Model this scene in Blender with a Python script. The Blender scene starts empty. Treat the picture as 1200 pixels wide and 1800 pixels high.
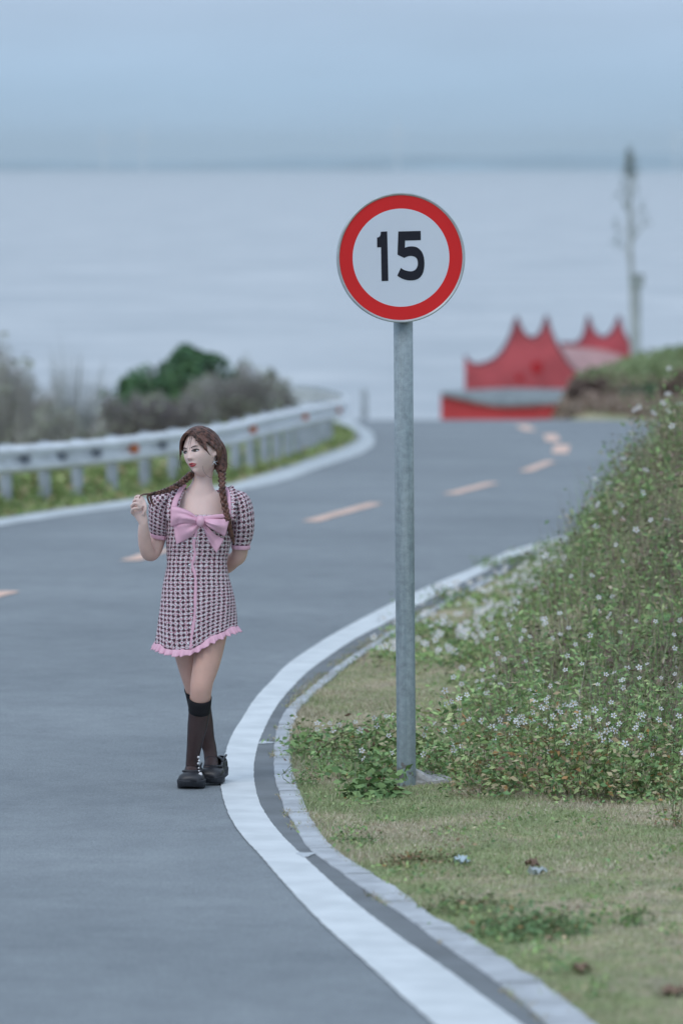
import bpy, bmesh, math, random
import numpy as np
from mathutils import Vector, Matrix, Quaternion
from mathutils.bvhtree import BVHTree

S = bpy.context.scene
COL = S.collection
rnd = random.Random(7)
rng = np.random.default_rng(11)

# ------------------------------------------------------------------ camera
FPX = 6750.0                      # 135 mm lens, 36 mm tall frame of 1800 px
PITCH = math.atan(608 / FPX)
CAMZ = 2.85
cd = bpy.data.cameras.new('camera')
cam = bpy.data.objects.new('camera', cd)
COL.objects.link(cam)
cam.location = (0, 0, CAMZ)
cam.rotation_euler = (math.pi / 2 - PITCH, 0, 0)
cd.sensor_fit = 'VERTICAL'
cd.sensor_height = 36
cd.sensor_width = 24
cd.lens = 135
cd.clip_start = 0.1
cd.clip_end = 90000
cd.dof.use_dof = True
cd.dof.focus_distance = 17.65
cd.dof.aperture_fstop = 2.2
S.camera = cam

# ------------------------------------------------------------------ sky, sun, exposure
W_ = bpy.data.worlds.new('World')
S.world = W_
W_.use_nodes = True
nt = W_.node_tree
nt.nodes.clear()
def wn(t, **k):
    n = nt.nodes.new(t)
    for a, b in k.items():
        setattr(n, a, b)
    return n
SUN_EL, SUN_ROT = math.radians(52), math.radians(215)
sky = wn('ShaderNodeTexSky', sky_type='NISHITA', sun_disc=False, sun_elevation=SUN_EL, sun_rotation=SUN_ROT)
sky.dust_density = 4.0
sky.air_density = 1.2
tc = wn('ShaderNodeTexCoord')
sep = wn('ShaderNodeSeparateXYZ')
nt.links.new(tc.outputs['Generated'], sep.inputs[0])
ramp = wn('ShaderNodeValToRGB')
e = ramp.color_ramp.elements
e[0].position = 0.0;  e[0].color = (0.468, 0.668, 0.905, 1)
e[1].position = 1.0;  e[1].color = (0.83, 1.005, 1.25, 1)
m_ = e.new(0.020); m_.color = (0.470, 0.668, 0.900, 1)
m_ = e.new(0.050); m_.color = (0.512, 0.650, 0.855, 1)
m_ = e.new(0.25); m_.color = (0.60, 0.745, 0.94, 1)
nt.links.new(sep.outputs['Z'], ramp.inputs[0])
nz = wn('ShaderNodeTexNoise'); nz.inputs['Scale'].default_value = 5.0; nz.inputs['Detail'].default_value = 4
mp = wn('ShaderNodeMapping'); mp.inputs['Scale'].default_value = (1.2, 1.2, 9.0)
nt.links.new(tc.outputs['Generated'], mp.inputs[0]); nt.links.new(mp.outputs[0], nz.inputs['Vector'])
mr = wn('ShaderNodeMapRange'); mr.inputs[1].default_value = 0.3; mr.inputs[2].default_value = 0.7
mr.inputs[3].default_value = 9.0; mr.inputs[4].default_value = 10.6
nt.links.new(nz.outputs['Fac'], mr.inputs[0])
vm = wn('ShaderNodeVectorMath', operation='SCALE')
nt.links.new(ramp.outputs[0], vm.inputs[0]); nt.links.new(mr.outputs[0], vm.inputs['Scale'])
mix = wn('ShaderNodeMix', data_type='RGBA'); mix.inputs[0].default_value = 0.93
nt.links.new(sky.outputs[0], mix.inputs[6]); nt.links.new(vm.outputs[0], mix.inputs[7])
bg = wn('ShaderNodeBackground'); bg.inputs[1].default_value = 0.1
nt.links.new(mix.outputs[2], bg.inputs[0])
out = wn('ShaderNodeOutputWorld'); nt.links.new(bg.outputs[0], out.inputs[0])

sd = bpy.data.lights.new('sun', 'SUN'); sd.energy = 0.75; sd.angle = math.radians(25); sd.color = (1.0, 0.97, 0.92)
sun = bpy.data.objects.new('sun', sd); COL.objects.link(sun)
# light comes from behind the camera's left, high up
sdir = Vector((-0.55, -0.85, 1.05)).normalized()
sun.rotation_euler = sdir.to_track_quat('Z', 'Y').to_euler()
sky.sun_elevation = math.asin(sdir.z); sky.sun_rotation = math.atan2(sdir.x, sdir.y)
S.view_settings.view_transform = 'Standard'
S.view_settings.look = 'None'
S.view_settings.gamma = 1
S.view_settings.exposure = 0.0
S.view_settings.use_curve_mapping = False

# ------------------------------------------------------------------ measuring helpers
FW = Vector((0, math.cos(PITCH), -math.sin(PITCH)))
UP = Vector((0, math.sin(PITCH), math.cos(PITCH)))
def ray(px, py):
    return Vector(((px - 600) / FPX, 0, 0)) + UP * ((900 - py) / FPX) + FW
def P(px, py, D):
    """point at distance D (metres along the ground) seen at a place in the photograph"""
    d = ray(px, py)
    return Vector((0, 0, CAMZ)) + d * (D / d.y)

def pchip(xs, ys):
    xs = np.array(xs, float); ys = np.array(ys, float)
    h = np.diff(xs); s = np.diff(ys) / h
    m = np.zeros_like(xs); m[0] = s[0]; m[-1] = s[-1]
    for i in range(1, len(xs) - 1):
        if s[i - 1] * s[i] > 0:
            w1 = 2 * h[i] + h[i - 1]; w2 = h[i] + 2 * h[i - 1]
            m[i] = (w1 + w2) / (w1 / s[i - 1] + w2 / s[i])
    def f(x):
        x = np.asarray(x, float)
        i = np.clip(np.searchsorted(xs, x) - 1, 0, len(h) - 1)
        t = np.clip((x - xs[i]) / h[i], -5, 5)
        v = ((2*t**3 - 3*t**2 + 1) * ys[i] + (t**3 - 2*t**2 + t) * h[i] * m[i]
             + (-2*t**3 + 3*t**2) * ys[i + 1] + (t**3 - t**2) * h[i] * m[i + 1])
        v = np.where(x < xs[0], ys[0] + m[0] * (x - xs[0]), v)
        v = np.where(x > xs[-1], ys[-1] + m[-1] * (x - xs[-1]), v)
        return v
    return f

_k = [(11, 1800), (17.7, 1384), (22, 1215), (30, 1029), (40, 907), (50, 840), (60, 800), (75, 765), (90, 738)]
_D = [-60, 0, 5] + [k[0] for k in _k] + [100, 130, 170, 200, 260]
_Z = [0.0, CAMZ - 1.75, CAMZ - 2.05] + [P(600, y, D).z for D, y in _k] + [CAMZ - 7.3, CAMZ - 10.2, CAMZ - 12.6, CAMZ - 14.6, CAMZ - 20]
_Z[0] = CAMZ - 0.2
road_z = pchip(_D, _Z)

def onroad(px, py):
    """where the line of sight through a place in the photograph meets the road surface"""
    d = ray(px, py); lo, hi = 3.0, 95.0
    f = lambda D: CAMZ + d.z / d.y * D - float(road_z(D))
    # first crossing
    a = lo; fa = f(a)
    while a < hi:
        b = a + 0.5; fb = f(b)
        if fa > 0 >= fb:
            for _ in range(30):
                m = (a + b) / 2
                if f(m) > 0: a = m
                else: b = m
            return Vector((d.x / d.y * a, a, float(road_z(a))))
        a, fa = b, fb
    return Vector((d.x / d.y * hi, hi, float(road_z(hi))))

# measured edges: [photo x, photo y]
LINE_L = [(820,1850),(760,1800),(700,1747),(640,1691),(587,1645),(507,1563),(453,1500),(422,1467),(402,1433),(391,1400),(387,1363),(389,1350),(403,1303),(427,1262),(450,1226),(475,1200),(502,1171),(537,1146),(590,1113),(640,1086),(695,1058),(770,1024),(830,1000),(880,975)]
LINE_R = [(985,1850),(913,1800),(840,1747),(773,1697),(720,1661),(648,1608),(600,1568),(539,1512),(502,1477),(477,1447),(460,1422),(451,1395),(446,1367),(447,1338),(453,1312),(468,1275),(490,1237),(522,1200),(545,1178),(570,1160),(625,1123),(680,1095),(735,1064),(800,1030),(850,1006),(905,979)]
KERB_L = [(1010,1850),(953,1797),(900,1750),(843,1707),(763,1653),(720,1619),(632,1560),(571,1515),(540,1492),(515,1447),(498,1420),(490,1392),(483,1370),(481,1350),(481,1325),(483,1300),(490,1273),(502,1250),(520,1232),(552,1205),(592,1172),(640,1140),(700,1103),(770,1064),(840,1026),(900,995)]
KERB_R = [(1100,1850),(1040,1800),(1000,1763),(933,1720),(873,1683),(810,1640),(757,1613),(720,1581),(640,1531),(600,1507),(560,1460),(543,1433),(530,1405),(517,1363),(511,1333),(510,1307),(514,1278),(522,1255),(540,1235),(568,1208),(608,1174),(654,1142),(714,1105),(783,1066),(852,1028),(912,997)]
def curve_of(px):
    w = sorted([tuple(onroad(*p))[:2] for p in px], key=lambda q: q[1])
    return [q[1] for q in w], [q[0] for q in w]
def extend(c, far, near):
    D, X = c
    return pchip(near[0] + D + far[0], near[1] + X + far[1])
far_r = ([37, 41, 46.5, 55, 64, 73, 83, 95, 120], [2.65, 3.6, 4.8, 6.0, 6.8, 7.2, 7.0, 4.6, -6])
def off(f, o): return (f[0], [v + o for v in f[1]])
nearv = ([-40, 4], [6.0, 2.2])
_c = curve_of(LINE_L); print('line D range', _c[0][0], _c[0][-1], 'X', _c[1][0], _c[1][-1])
def soft(f, w=.45):
    return lambda D: sum(f(np.asarray(D, float) + w * k / 3) * (4 - abs(k)) for k in range(-3, 4)) / 16.0
XLL = extend(curve_of(LINE_L), off(far_r, -0.36), off(nearv, -0.36))
XLR = extend(curve_of(LINE_R), off(far_r, -0.2), off(nearv, -0.16))
XKL = extend(curve_of(KERB_L), far_r, nearv)
XKR = extend(curve_of(KERB_R), off(far_r, 0.1), off(nearv, 0.1))
XLL, XLR, XKL, XKR = soft(XLL), soft(XLR), soft(XKL, .35), soft(XKR, .35)

FARL_LO = [(0,925),(100,909),(225,892),(330,876),(425,862),(500,845),(550,827),(600,810),(640,795),(657,780),(655,762),(637,751)]
FARL_UP = [(0,913),(100,897),(175,887),(230,879),(330,864),(400,853),(450,839),(500,824),(550,807),(600,789),(626,777),(633,766),(626,756),(610,750)]
left_far = ([93, 100, 120], [-0.2, -2.5, -14])
left_near = ([-40, 0, 20, 30], [-22, -15, -10.2, -6.8])
XFL = extend(curve_of(FARL_LO), left_far, left_near)      # road side of the far edge line
XFU = extend(curve_of(FARL_UP), off(left_far, -0.5), off(left_near, -0.5))

def smooth(t):
    t = np.clip(t, 0, 1); return t * t * (3 - 2 * t)
def hash_noise(x, y, s=0.0):
    return (np.sin(x * 1.7 + 1.3 * np.sin(y * 1.1 + s)) + np.sin(y * 2.3 + 1.7 * np.sin(x * 1.9 + s)) +
            0.5 * np.sin(x * 5.1 + y * 3.7 + s) + 0.5 * np.sin(y * 6.3 - x * 4.1 + s)) / 3.0
def terrain(X, D):
    """height of the land outside the road"""
    X = np.asarray(X, float); D = np.asarray(D, float)
    z = road_z(D)
    s = X - XKR(D)
    # bank rising on the inside of the bend
    rampD = smooth((D - 17.5) / 9.0) * (1 - smooth((D - 62) / 22))
    st = 0.95 - 0.35 * smooth((D - 20) / 8)
    b = np.clip(s - st, 0, 6); b = 0.90 * b + 0.20 * b * b
    b = 3.4 * (1 - np.exp(-b / 3.4))
    z = z + b * rampD + np.clip(s, 0, 3) * 0.02 * smooth(s * 3)
    z = z + smooth(s / 0.5) * 0.02 * hash_noise(X * 2, D * 1.2)
    z = z + smooth(s / 1.5) * rampD * (0.10 * hash_noise(X * 1.6, D * 0.9, 2.0) + 0.055 * hash_noise(X * 4.1, D * 2.6, 8.0))
    # mound past the crest on the right
    m = (1.45 * smooth((X - 5.3) / .8) + .80 * smooth((X - 5.6) / 3.4)) * np.exp(-((D - 100) / 6.0) ** 2)
    z = z + m * (1 + 0.06 * hash_noise(X * 1.2, D))
    # land falls away on the outside of the bend, behind the guardrail
    q = XFU(D) - X
    z = z - 0.33 * np.clip(q - 1.6, 0, 30) * smooth((D - 24) / 20) + 0.03 * hash_noise(X * 2, D) * smooth(q)
    return z

# ------------------------------------------------------------------ object helpers
def tag(o, label=None, cat=None, group=None, kind=None):
    if label: o['label'] = label
    if cat: o['category'] = cat
    if group: o['group'] = group
    if kind: o['kind'] = kind
    return o
def thing(name, label, cat, loc=(0, 0, 0), rz=0, group=None):
    o = bpy.data.objects.new(name, None); COL.objects.link(o)
    o.location = loc; o.rotation_euler = (0, 0, rz); o.empty_display_size = 0.1
    return tag(o, label, cat, group)
def link(name, me, mat, parent=None, smooth_=False, keep=False):
    """link mesh; world coordinates are kept when a parent Empty stands elsewhere"""
    o = bpy.data.objects.new(name, me); COL.objects.link(o)
    if mat is not None:
        for m in (mat if isinstance(mat, (list, tuple)) else [mat]):
            if len(me.materials) < 8: me.materials.append(m)
    if smooth_:
        me.polygons.foreach_set('use_smooth', [True] * len(me.polygons))
    if parent is not None:
        o.parent = parent
        if keep:
            mw = parent_world(parent)
            o.matrix_parent_inverse = mw.inverted()
    return o
def parent_world(p):
    m = Matrix.LocRotScale(p.location, p.rotation_euler, p.scale)
    if p.parent: m = parent_world(p.parent) @ p.matrix_parent_inverse @ m
    return m
def mesh(name, verts, faces, uv=None):
    me = bpy.data.meshes.new(name)
    me.from_pydata([tuple(v) for v in verts], [], faces)
    if uv is not None:
        l = me.uv_layers.new(name='UVMap')
        idx = [0] * len(me.loops); me.loops.foreach_get('vertex_index', idx)
        l.data.foreach_set('uv', np.array([uv[i] for i in idx], dtype=float).ravel())
    me.update()
    return me
def np_mesh(name, V, F, colors=None):
    """V (n,3), F (m,k) k=3 or 4; colours per vertex"""
    V = np.asarray(V, np.float32); F = np.asarray(F, np.int32)
    me = bpy.data.meshes.new(name)
    me.vertices.add(len(V)); me.vertices.foreach_set('co', V.ravel())
    k = F.shape[1]
    me.loops.add(F.size); me.loops.foreach_set('vertex_index', F.ravel())
    me.polygons.add(len(F)); me.polygons.foreach_set('loop_start', np.arange(0, F.size, k, dtype=np.int32))
    me.update(calc_edges=True)
    if colors is not None:
        a = me.color_attributes.new('Col', 'FLOAT_COLOR', 'POINT')
        c = np.ones((len(V), 4), np.float32); c[:, :3] = colors
        a.data.foreach_set('color', c.ravel())
    return me
def grid(nx, ny, f):
    V = [f(i / (nx - 1), j / (ny - 1)) for j in range(ny) for i in range(nx)]
    F = [(j*nx+i, j*nx+i+1, (j+1)*nx+i+1, (j+1)*nx+i) for j in range(ny - 1) for i in range(nx - 1)]
    return V, F
def box(V, F, x0, x1, y0, y1, z0, z1):
    b = len(V)
    V += [(x, y, z) for z in (z0, z1) for (x, y) in ((x0, y0), (x1, y0), (x1, y1), (x0, y1))]
    F += [tuple(b + i for i in f) for f in ((3,2,1,0),(4,5,6,7),(0,1,5,4),(1,2,6,5),(2,3,7,6),(3,0,4,7))]
def tube(V, F, pts, rad, n=8, flat=1.0, cap=True, side=None):
    """a tapered tube along pts; rad = list of radii or (rx, ry)"""
    pts = [Vector(p) for p in pts]; b = len(V); N = len(pts)
    prev = None
    for i, p in enumerate(pts):
        t = (pts[min(i + 1, N - 1)] - pts[max(i - 1, 0)])
        t = t.normalized() if t.length > 1e-9 else Vector((0, 0, 1))
        if prev is None:
            ref = Vector(side) if side else (Vector((1, 0, 0)) if abs(t.x) < 0.8 else Vector((0, 1, 0)))
        else: ref = prev
        u = (ref - t * ref.dot(t)).normalized(); v = t.cross(u); prev = u
        r = rad[i] if isinstance(rad, list) else rad
        rx, ry = r if isinstance(r, (list, tuple)) else (r, r * flat)
        for k in range(n):
            a = 2 * math.pi * k / n
            V.append(p + u * (rx * math.cos(a)) + v * (ry * math.sin(a)))
    for i in range(N - 1):
        for k in range(n):
            F.append((b + i*n + k, b + i*n + (k+1) % n, b + (i+1)*n + (k+1) % n, b + (i+1)*n + k))
    if cap:
        F.append(tuple(b + k for k in range(n))[::-1]); F.append(tuple(b + (N-1)*n + k for k in range(n)))
def spline(pts, n):
    """Catmull-Rom resample"""
    pts = [Vector(p) for p in pts]
    q = [pts[0] * 2 - pts[1]] + pts + [pts[-1] * 2 - pts[-2]]
    res = []
    m = len(pts) - 1
    for k in range(n):
        s = k / (n - 1) * m; i = min(int(s), m - 1); t = s - i
        a, b, c, d = q[i], q[i+1], q[i+2], q[i+3]
        res.append(0.5 * ((2*b) + (c - a) * t + (2*a - 5*b + 4*c - d) * t*t + (3*b - a - 3*c + d) * t**3))
    return res
def lerpl(vals, n):
    xs = np.linspace(0, 1, len(vals)); return list(np.interp(np.linspace(0, 1, n), xs, vals))

# ------------------------------------------------------------------ materials
def mat(name, col, rough=0.7, var=0.0, vscale=8.0, bump=0.0, bscale=60.0, metal=0.0, spec=0.3, col2=None, attr=False, coords='Object', detail=6.0, sub=0.0):
    m = bpy.data.materials.new(name); m.use_nodes = True
    n = m.node_tree.nodes; L = m.node_tree.links
    b = n['Principled BSDF']
    b.inputs['Roughness'].default_value = rough; b.inputs['Metallic'].default_value = metal
    b.inputs['Specular IOR Level'].default_value = spec
    if sub: b.inputs['Subsurface Weight'].default_value = sub; b.inputs['Subsurface Radius'].default_value = (0.02, 0.008, 0.005)
    t = n.new('ShaderNodeTexCoord')
    if var or col2 is not None:
        no = n.new('ShaderNodeTexNoise'); no.inputs['Scale'].default_value = vscale; no.inputs['Detail'].default_value = detail
        L.new(t.outputs[coords], no.inputs['Vector'])
        cr = n.new('ShaderNodeValToRGB'); L.new(no.outputs['Fac'], cr.inputs[0])
        c2 = col2 if col2 is not None else tuple(max(0, c * (1 - var)) for c in col)
        c1 = col if col2 is not None else tuple(min(1, c * (1 + var)) for c in col)
        cr.color_ramp.elements[0].position = 0.36; cr.color_ramp.elements[1].position = 0.64
        cr.color_ramp.elements[0].color = (*c2, 1); cr.color_ramp.elements[1].color = (*c1, 1)
        src = cr.outputs[0]
        if attr:
            a = n.new('ShaderNodeVertexColor'); a.layer_name = 'Col'
            mx = n.new('ShaderNodeMix'); mx.data_type = 'RGBA'; mx.blend_type = 'MULTIPLY'; mx.inputs[0].default_value = 1
            L.new(a.outputs[0], mx.inputs[6]); L.new(src, mx.inputs[7]); src = mx.outputs[2]
        L.new(src, b.inputs['Base Color'])
    elif attr:
        a = n.new('ShaderNodeVertexColor'); a.layer_name = 'Col'; L.new(a.outputs[0], b.inputs['Base Color'])
    else: b.inputs['Base Color'].default_value = (*col, 1)
    if bump:
        no = n.new('ShaderNodeTexNoise'); no.inputs['Scale'].default_value = bscale; no.inputs['Detail'].default_value = 5
        L.new(t.outputs[coords], no.inputs['Vector'])
        bp = n.new('ShaderNodeBump'); bp.inputs['Strength'].default_value = bump; bp.inputs['Distance'].default_value = 0.01
        L.new(no.outputs['Fac'], bp.inputs['Height']); L.new(bp.outputs[0], b.inputs['Normal'])
    return m
# ================================================================== THE SETTING
# ---- asphalt
M_asph = bpy.data.materials.new('asphalt'); M_asph.use_nodes = True
n = M_asph.node_tree.nodes; L = M_asph.node_tree.links; b = n['Principled BSDF']
t = n.new('ShaderNodeTexCoord')
def noise(scale, det=4, rough=0.5, vec=None):
    q = n.new('ShaderNodeTexNoise'); q.inputs['Scale'].default_value = scale; q.inputs['Detail'].default_value = det
    q.inputs['Roughness'].default_value = rough
    L.new(vec or t.outputs['Object'], q.inputs['Vector']); return q
def cramp(src, p0, c0, p1, c1):
    q = n.new('ShaderNodeValToRGB'); q.color_ramp.elements[0].position = p0; q.color_ramp.elements[1].position = p1
    q.color_ramp.elements[0].color = (*c0, 1); q.color_ramp.elements[1].color = (*c1, 1); L.new(src, q.inputs[0]); return q
def mul(a, c, blend='MULTIPLY', f=1.0):
    q = n.new('ShaderNodeMix'); q.data_type = 'RGBA'; q.blend_type = blend; q.inputs[0].default_value = f
    L.new(a, q.inputs[6]); L.new(c, q.inputs[7]); return q.outputs[2]
big = cramp(noise(0.45, 5, 0.6).outputs['Fac'], 0.35, (0.198, 0.224, 0.240), 0.68, (0.258, 0.287, 0.302))
fine = cramp(noise(130, 4, 0.85).outputs['Fac'], 0.36, (0.60, 0.60, 0.60), 0.66, (1.42, 1.42, 1.42))
mid = cramp(noise(4, 7, 0.75).outputs['Fac'], 0.3, (0.86, 0.86, 0.88), 0.7, (1.12, 1.12, 1.12))
c = mul(mul(big.outputs[0], fine.outputs[0]), mid.outputs[0])
L.new(c, b.inputs['Base Color']); b.inputs['Roughness'].default_value = 0.72; b.inputs['Specular IOR Level'].default_value = 0.35
bp = n.new('ShaderNodeBump'); bp.inputs['Strength'].default_value = 0.5; bp.inputs['Distance'].default_value = 0.006
L.new(noise(170, 3, 0.7).outputs['Fac'], bp.inputs['Height']); L.new(bp.outputs[0], b.inputs['Normal'])

def rows_between(fl, fr, D0, D1, step, nx, lift=0.0, seed=0, jag=0.0):
    V, F = [], []; Ds = [D0]
    while Ds[-1] < D1: Ds.append(Ds[-1] + step * max(1.0, Ds[-1] / 20))
    for D in Ds:
        a, c_ = float(fl(D)), float(fr(D))
        if jag:
            a += jag * (rnd.random() - 0.5) * 1.4; c_ += jag * (rnd.random() - 0.5) * 1.4
        for i in range(nx):
            x = a + (c_ - a) * i / (nx - 1)
            V.append((x, D, float(road_z(D)) + lift))
    for j in range(len(Ds) - 1):
        for i in range(nx - 1):
            F.append((j*nx+i, j*nx+i+1, (j+1)*nx+i+1, (j+1)*nx+i))
    return V, F
V, F = rows_between(lambda D: XFU(D) - 0.1, lambda D: XKL(D) + 0.03, -15, 104, 0.35, 8)
road = tag(link('road', mesh('road', V, F), M_asph, smooth_=True), kind='structure')

# ---- ground sheet (land outside the road) and further land to the shore
M_ground = bpy.data.materials.new('verge_ground'); M_ground.use_nodes = True
n = M_ground.node_tree.nodes; L = M_ground.node_tree.links; b = n['Principled BSDF']
t = n.new('ShaderNodeTexCoord')
g1 = cramp(noise(1.3, 6, 0.7).outputs['Fac'], 0.42, (0.58, 0.51, 0.39), 0.56, (0.38, 0.44, 0.24))
g2 = cramp(noise(38, 5, 0.75).outputs['Fac'], 0.3, (0.66, 0.66, 0.62), 0.72, (1.28, 1.27, 1.2))
g3 = cramp(noise(5.5, 5, 0.7).outputs['Fac'], 0.35, (0.80, 0.80, 0.82), 0.7, (1.15, 1.12, 1.0))
L.new(mul(mul(g1.outputs[0], g2.outputs[0]), g3.outputs[0]), b.inputs['Base Color'])
b.inputs['Roughness'].default_value = 0.95; b.inputs['Specular IOR Level'].default_value = 0.1
bp = n.new('ShaderNodeBump'); bp.inputs['Strength'].default_value = 0.9; bp.inputs['Distance'].default_value = 0.02
L.new(noise(60, 6, 0.75).outputs['Fac'], bp.inputs['Height']); L.new(bp.outputs[0], b.inputs['Normal'])

def sheet(Xs, Ds):
    XX, DD = np.meshgrid(Xs, Ds)
    Z = terrain(XX, DD)
    # under the road the sheet lies lower
    inside = smooth((XKL(DD) + 0.04 - XX) / 0.06) * smooth((XX - XFU(DD)) / 0.10)
    Z = Z - 0.14 * inside
    nx, ny = len(Xs), len(Ds)
    V = np.stack([XX.ravel(), DD.ravel(), Z.ravel()], 1)
    i, j = np.meshgrid(np.arange(nx - 1), np.arange(ny - 1)); a = (j * nx + i).ravel()
    return V, np.stack([a, a + 1, a + nx + 1, a + nx], 1)
Xs = np.unique(np.concatenate([[-4000, -1500, -600, -250, -120, -70, -45, -32], np.arange(-24, -8, 1.0), np.arange(-8, -2, 0.3), np.arange(-2, 4, 0.05), np.arange(4, 16, 0.4), [18, 22, 30, 45, 70, 120, 250, 600, 1500, 4000]]))
Ds = np.unique(np.concatenate([[-60, -40, -20, -8], np.arange(0, 9, 0.7), np.arange(9, 36, 0.09), np.arange(36, 110, 0.45), np.arange(110, 262, 5.0)]))
V, F = sheet(Xs, Ds)
gr = link('ground', np_mesh('ground', V, F), M_ground, smooth_=True); tag(gr, kind='structure')

# ---- sea
M_sea = bpy.data.materials.new('sea_water'); M_sea.use_nodes = True
n = M_sea.node_tree.nodes; L = M_sea.node_tree.links; b = n['Principled BSDF']
t = n.new('ShaderNodeTexCoord'); mpn = n.new('ShaderNodeMapping'); mpn.inputs['Scale'].default_value = (0.5, 0.8, 1.0)
L.new(t.outputs['Object'], mpn.inputs[0])
sc = cramp(noise(0.09, 7, 0.75, mpn.outputs[0]).outputs['Fac'], 0.35, (0.32, 0.36, 0.39), 0.66, (0.58, 0.60, 0.61))  # bright and dark ripples of reflected sky put into the water colour
L.new(sc.outputs[0], b.inputs['Base Color'])
b.inputs['Roughness'].default_value = 0.42; b.inputs['Specular IOR Level'].default_value = 0.5
bp = n.new('ShaderNodeBump'); bp.inputs['Strength'].default_value = 0.8; bp.inputs['Distance'].default_value = 1.2
L.new(noise(0.16, 5, 0.65, mpn.outputs[0]).outputs['Fac'], bp.inputs['Height']); L.new(bp.outputs[0], b.inputs['Normal'])
SEA = CAMZ - 14.0
V, F = [], []
ys = [130, 300, 700, 1500, 4000, 9000, 16000, 26000]; xs = [-9000, -3000, -800, 0, 800, 3000, 9000]
for y in ys:
    for x in xs: V.append((x, y, SEA))
for j in range(len(ys) - 1):
    for i in range(len(xs) - 1):
        a = j * len(xs) + i; F.append((a, a + 1, a + len(xs) + 1, a + len(xs)))
tag(link('sea', mesh('sea', V, F), M_sea), kind='structure')

# ---- far coast: low hills across the water
M_coast = mat('far_coast', (0.27, 0.37, 0.43), 0.9, 0.3, 0.002)  # pale blue of distance haze is partly put into the hills' base colour
V, F = [], []
nx = 160
for j, (y, hh) in enumerate(((12500, 0.0), (13300, 0.75), (14500, 1.0), (16500, 0.0))):
    for i in range(nx):
        x = -7000 + 14000 * i / (nx - 1)
        h = 58 + 14 * math.sin(x * 0.0021 + 1) + 9 * math.sin(x * 0.0057 + j) + 5 * math.sin(x * 0.013 + 2 * j)
        h *= 0.62 + 0.38 * float(smooth((x + 400) / 1600))
        V.append((x, y, SEA - 1 + max(0, h) * hh))
for j in range(3):
    for i in range(nx - 1): a = j * nx + i; F.append((a, a + 1, a + nx + 1, a + nx))
tag(link('hills', mesh('hills', V, F), M_coast, smooth_=True), kind='structure')

# ---- the air
hz = bpy.data.materials.new('haze'); hz.use_nodes = True
hn = hz.node_tree; hn.nodes.clear()
pv = hn.nodes.new('ShaderNodeVolumePrincipled'); ho = hn.nodes.new('ShaderNodeOutputMaterial')
pv.inputs['Color'].default_value = (0.84, 0.96, 1.0, 1); pv.inputs['Density'].default_value = 6.5e-5
hn.links.new(pv.outputs[0], ho.inputs['Volume'])
V, F = [], []
box(V, F, -9500, 9500, -80, 27000, SEA - 9, 185)
tag(link('haze', mesh('haze', V, F), hz), kind='stuff')

# ---- road markings
M_white = mat('road_paint_white', (0.71, 0.745, 0.76), 0.65, 0.10, 5.0, 0.3, 120, col2=(0.60, 0.635, 0.65))
M_pink = mat('road_paint_faded_orange', (0.78, 0.53, 0.42), 0.7, 0.15, 6.0)
V, F = rows_between(XLL, XLR, 4, 48, 0.035, 5, 0.005, jag=0.003)
tag(link('edge_line', mesh('edge_line', V, F), M_white), kind='structure')
V, F = rows_between(lambda D: XFU(D), lambda D: XFL(D), 22, 92, 0.15, 4, 0.006, jag=0.03)
tag(link('far_edge_line', mesh('far_edge_line', V, F), mat('road_paint_old', (0.52, 0.56, 0.58), 0.7, 0.15, 3.0)), kind='structure')
# dashed centre line (photo positions of both ends)
DASH = [((-50,1058),(18,1040)), ((228,986),(292,966)), ((545,917),(660,885)), ((790,869),(866,849)), ((922,829),(968,811)), ((983,797),(988,783)), ((972,776),(966,764)), ((932,757),(916,748))]
for a_, b_ in DASH:
    a3, b3 = onroad(*a_), onroad(*b_)
    d = (b3 - a3); d.z = 0; d.normalize(); s = Vector((-d.y, d.x, 0)) * (0.085 if a3.y < 55 else 0.13)
    V, F = grid(3, 9, lambda u, v: (lambda q: Vector((q.x, q.y, float(road_z(q.y)) + 0.006)))(a3.lerp(b3, v) + s * (2 * u - 1) * (1 + 0.08 * math.sin(17 * v))))
    tag(link('lane_dash', mesh('lane_dash', V, F), M_pink), kind='structure')
M_spill = mat('thin_paint_spill', (0.50, 0.54, 0.57), 0.8, 0.15, 30)
# thin paint spills on the asphalt next to the line
for (cx, cy, w, h) in ((466, 1307, 12, 2.2), (537, 1504, 14, 3.5)):
    c3 = onroad(cx, cy); V = [(c3.x, c3.y, c3.z + 0.0065)]
    for k in range(18):
        a = 2 * math.pi * k / 18; r = 1 + 0.3 * math.sin(3 * a + cx) + 0.15 * rnd.random()
        q = onroad(cx + w * r * math.cos(a), cy + h * r * math.sin(a)); V.append((q.x, q.y, q.z + 0.0065))
    tag(link('paint_spill', mesh('paint_spill', V, [(0, i + 1, (i + 1) % 18 + 1) for i in range(18)]), M_spill), kind='structure')

# darker asphalt shoulder between the line and the blocks
V, F = rows_between(lambda D: XLR(D) - .002, lambda D: XKL(D) + .004, 6, 40, 0.1, 4, 0.0035)
tag(link('shoulder', mesh('shoulder', V, F), mat('dark_asphalt', (0.215, 0.235, 0.25), 0.85, 0.22, 3.0, 0.6, 170, col2=(0.165, 0.18, 0.19), detail=10)), kind='structure')
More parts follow.
